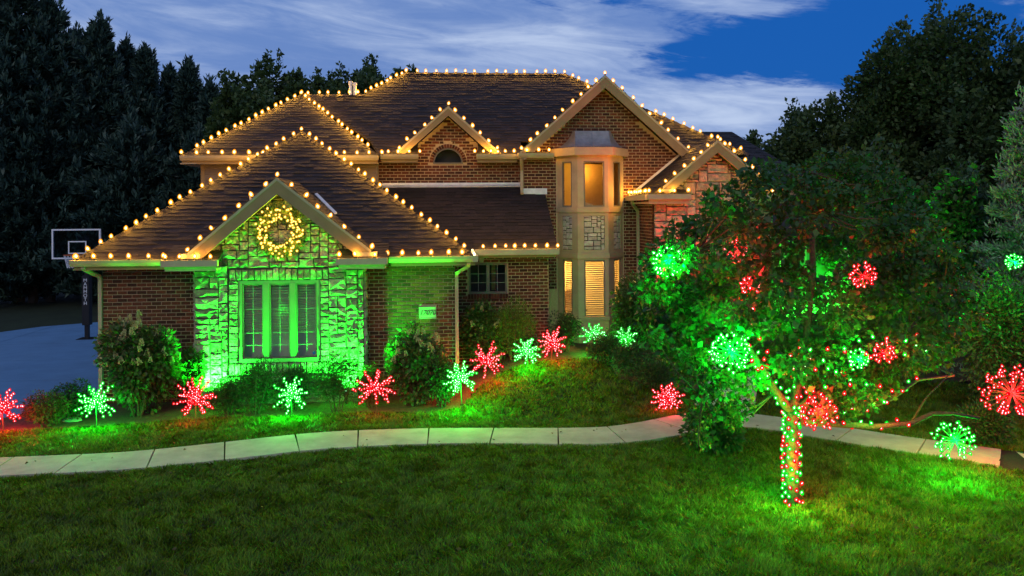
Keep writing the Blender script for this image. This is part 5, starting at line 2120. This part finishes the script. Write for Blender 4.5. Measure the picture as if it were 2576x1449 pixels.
CROWN = [(1850, 392), (1930, 374), (2050, 368), (2200, 400), (2330, 470), (2420, 560), (2470, 680), (2470, 800), (2440, 900), (2340, 960), (2230, 1005), (2150, 1060),
         (2080, 1105), (2040, 1000), (1965, 975), (1930, 1075), (1860, 1105), (1800, 1080), (1778, 1168), (1742, 1165), (1722, 1060), (1735, 980), (1690, 955), (1640, 900),
         (1598, 830), (1575, 760), (1605, 690), (1640, 605), (1700, 552), (1762, 502), (1805, 450)]
CL = []
tries = 0
while len(CL) < 132 and tries < 30000:
    tries += 1
    x, y = rng.uniform(1570, 2475), rng.uniform(365, 1170)
    rp = rng.uniform(30, 58) * (0.72 if (x < 1800 and y > 900) or y > 1000 else 1.0)
    aa = np.linspace(0, 2 * math.pi, 9)[:-1]
    if not in_poly(x + np.cos(aa) * rp * 0.75, y + np.sin(aa) * rp * 0.75, CROWN).all():
        continue
    if any(math.hypot(x - q[2], y - q[3]) < 43 for q in CL):
        continue
    if any(math.hypot(x - gx_, y - gy_) < gr_ for gx_, gy_, gr_ in ((2062, 668, 62), (1925, 520, 44), (2115, 525, 40), (1890, 606, 40), (2075, 800, 36), (1905, 1000, 44), (2230, 625, 34))):
        continue
    e = min(1.0, math.hypot((x - 2030) / 460, (y - 720) / 400))
    dY = rng.uniform(-1, 1) * 1.5 * math.sqrt(max(0.06, 1 - e * e)) + 0.2
    if y > 960:
        dY = rng.uniform(-0.5, 0.15)
    c = W(x, y, TB.y + dY)
    CL.append((c, rp / 2000 * (c.y + 0.3), x, y))
P, D = [], []
for c, r_, _x, _y in CL:
    p, d = cluster_points(np.array(c) - np.array(TB), np.array([r_, r_, r_ * 0.8]) * 1.1, int(690 * (r_ / 0.42) ** 2) + 26, 0.25)
    P.append(p)
    D.append(d * np.array([1, 1, 0.7]))
    tgt = Vector(c)
    src = min((q for path in (left_path, mid_path, right_path, low2_path, droop_path) for q in path), key=lambda q: (q - tgt).length)
    mid_ = (src + tgt) / 2 + Vector((0, 0, -0.08))
    limbs.tube([src, mid_, tgt], [0.016, 0.010, 0.004], 5)
    for _ in range(3):
        e = tgt + Vector(rng.normal(0, 1, 3)) * r_ * 0.6
        limbs.tube([tgt, e], [0.005, 0.002], 4)
limbs.build('trunk', 'bark', tree, smooth=True)
P, D = np.concatenate(P), np.concatenate(D)
link('crown', quads_mesh('crown', leaves(P, D, 0.078 * rng.choice([0.6, 0.85, 1.0, 1.35], len(P)), 0.70, 0.4, 0.8), 'leaf'), tree, local=True)

# lights wound round trunk and limbs
tw = thing('light_string', TB, 'red and green bulbs wound round the front tree trunk and limbs', 'string lights')
tb = {}
for c in ('red', 'green'):
    mb = MB()
    mb.lathe([(0.014, 0), (0.026, 0.014), (0.028, 0.03), (0.010, 0.062)], 7)
    tb[c] = mb.mesh('bulb', c, True)


def wound(path, r0, r1, n, colours, spread=1.0):
    path = [Vector(p) for p in path]
    S = [0]
    for i in range(1, len(path)):
        S.append(S[-1] + (path[i] - path[i - 1]).length)
    w = MB()
    pts = []
    for k in range(n):
        s = S[-1] * (k + 0.5) / n
        i = max(j for j in range(len(S) - 1) if S[j] <= s)
        f = (s - S[i]) / (S[i + 1] - S[i])
        c = path[i].lerp(path[i + 1], f)
        rad = (r0 + (r1 - r0) * s / S[-1]) + 0.015
        a = k * 1.9
        dd = (path[i + 1] - path[i]).normalized()
        e1 = dd.cross(Vector((0, 1, 0.1))).normalized()
        e2 = dd.cross(e1)
        out = (e1 * math.cos(a) + e2 * math.sin(a))
        p = c + out * rad * spread
        pts.append(p)
        o = bpy.data.objects.new('bulb', tb[random.choice(colours)])
        COL.objects.link(o)
        o.parent = tw
        o.matrix_parent_inverse = Matrix.Translation(-TB)
        o.location = p + out * 0.01
        o.rotation_euler = (random.uniform(-.6, .6), random.uniform(-.6, .6), 0)
    w.tube(pts, 0.004, 4, False)
    return w


wires = MB()
for wmb in (wound(trunk_path, .105, .085, 112, ('red', 'green', 'green')), wound(left_path[:4], .08, .05, 30, ('green', 'green', 'red')), wound(mid_path[:3], .08, .06, 26, ('red', 'green')),
            wound([PT(1886, 700, TB.y - .9), PT(1884, 790, TB.y - 1.0), PT(1892, 860, TB.y - .8), PT(1930, 950, TB.y - .5)], .05, .05, 14, ('red', 'red', 'green'), 1.6),
            wound([PT(1985, 930, TB.y - .7), PT(2080, 905, TB.y - .8), PT(2200, 880, TB.y - .7), PT(2340, 862, TB.y - .4)], .07, .05, 24, ('green', 'red'), 1.8),
            wound([PT(2040, 960, TB.y - .4), PT(2110, 965, TB.y - .4), PT(2250, 1010, TB.y - .1)], .06, .04, 14, ('red', 'green'), 1.8),
            wound(right_path[:3], .07, .05, 26, ('red', 'red', 'green')), wound(low_path[:4], .04, .02, 12, ('red', 'green')), wound(low2_path[:4], .04, .02, 18, ('red', 'green'))):
    k = len(wires.v)
    wires.v += wmb.v
    wires.f += [tuple(k + i for i in f) for f in wmb.f]
wires.build('wire', 'wire', tw)
for c, p, w_ in (('red', PT(2030, 1180, TB.y - .40), 70), ('green', PT(1955, 1100, TB.y - .40), 90), ('red', PT(2070, 1010, TB.y - .4), 80), ('green', PT(1920, 950, TB.y - .45), 90), ('green', PT(1975, 1225, TB.y - .40), 70), ('red', PT(2250, 1040, TB.y - .3), 30), ('green', PT(2200, 1050, TB.y - .3), 30)):
    lamp('glow_lamp', 'POINT', p, w_, COLR[c], tw, 0.12)

# light balls hung in the tree and at the right
ORBS = [('green', 1680, 660, 38, -.75, 'green light ball at the left tip of the tree crown'), ('green', 1838, 885, 48, -1.0, 'large bright green light ball low in the left of the crown'), ('red', 1850, 632, 30, -0.62, 'red light ball high in the left of the crown'),
        ('red', 2172, 695, 30, -0.80, 'red light ball high in the right of the crown'), ('red', 1888, 720, 22, -0.85, 'small red light ball above the big green one'), ('red', 2225, 888, 26, -0.45, 'dim red light ball low in the right of the crown'),
        ('red', 2060, 1035, 42, -.30, 'red light ball beside the fork of the wrapped trunk'), ('green', 2160, 905, 24, -0.45, 'small green light ball right of the trunk fork'),
        ('green', 2402, 1108, 48, .35, 'green light ball over the walk at the right'), ('red', 2545, 990, 66, .6, 'large red light ball at the right picture edge'), ('green', 2550, 660, 18, 2.6, 'small green light ball in the evergreen at the right edge')]
for i, (c, px, py, pr, dY, lab) in enumerate(ORBS):
    p = W(px, py, TB.y + dY)
    r = pr / 2000 * (p.y * math.cos(PSI) + p.x * math.sin(PSI))
    starburst(c, (p.x, p.y, p.z), r, lab, spokes=44 if pr > 60 else 40 if pr == 48 and px < 2000 else 28 if pr > 35 else 18, per=3 if pr > 60 else 2, h=0.0, seed=50 + i, stake=False, name='light_ball', gname=f'{c} light balls hung about the front tree',
              watt=(ORB_W_RED if c == 'red' else ORB_W_GREEN) * (pr / 38) * (3.0 if pr > 60 or pr < 20 else 1.0), shell=True, led=0.85 if pr > 35 else 0.75)

# ------------------------------------------------------------------ basketball hoop
hp = Vector((-11.52, 26.93, 0.04))
hoop = thing('basketball_hoop', hp, 'basketball hoop on a padded black pole beside the driveway', 'basketball hoop')


def hb(name, m, fn, **k):
    mb = MB()
    fn(mb)
    return link(name, mb.mesh(name, m), hoop, local=True, **k)


hb('pole', 'metal', lambda b: (b.box(-0.06, 0.06, -0.06, 0.06, 0, 3.3), b.box(-0.25, 0.25, -0.25, 0.25, -0.02, 0.02)))
pad = hb('pole_pad', 'pad', lambda b: b.box(-0.11, 0.11, -0.12, 0.12, 0.45, 2.05))
hb('arm', 'metal', lambda b: (b.bar((0, -0.05, 2.55), (0.05, -0.75, 2.75), 0.05, 0.05), b.bar((0, -0.05, 3.1), (0.05, -0.75, 3.35), 0.05, 0.05), b.bar((0, -.05, 2.75), (.05, -.75, 3.35), .04, .04)))
bx0, bx1, bz0, bz1, by = -0.67, 0.76, 2.66, 3.56, -0.82
bb = hb('backboard', 'board', lambda b: b.box(bx0, bx1, by - 0.012, by, bz0, bz1))


def frame_box(b, x0, x1, z0, z1, w, y0, y1):
    b.box(x0, x1, y0, y1, z0, z0 + w)
    b.box(x0, x1, y0, y1, z1 - w, z1)
    b.box(x0, x0 + w, y0, y1, z0 + w, z1 - w)
    b.box(x1 - w, x1, y0, y1, z0 + w, z1 - w)


for nm, args in (('frame', (bx0 - .02, bx1 + .02, bz0 - .02, bz1 + .02, .045, by - .03, by + .03)), ('target_square', (-0.20, 0.35, 2.80, 3.20, .035, by - .02, by - .013))):
    mb = MB()
    frame_box(mb, *args)
    link(nm, mb.mesh(nm, 'white'), bb, local=True)
mb = MB()
mb.tube([(0.07 + 0.23 * math.cos(a), by - 0.38 + 0.23 * math.sin(a), 2.78) for a in np.linspace(0, 2 * math.pi, 25)], 0.012, 6, False)
mb.box(0.0, 0.14, by - 0.16, by - 0.02, 2.74, 2.80)
link('rim', mb.mesh('rim', 'rim'), hoop, local=True)
mb = MB()
for k in range(12):
    a, a2 = 2 * math.pi * k / 12, 2 * math.pi * (k + 1) / 12
    for s in (a2, a - (a2 - a)):
        mb.tube([(0.07 + .22 * math.cos(a), by - .38 + .22 * math.sin(a), 2.77), (0.07 + .13 * math.cos(s), by - .38 + .13 * math.sin(s), 2.38)], 0.006, 4)
link('net', mb.mesh('net', 'white'), hoop, local=True)
text('M\nA\nM\nM\nO\nT\nH', 'lettering', 'white', 0.155, pad, hp + Vector((0, -0.125, 1.53)), (R(90), 0, 0), line=0.80)
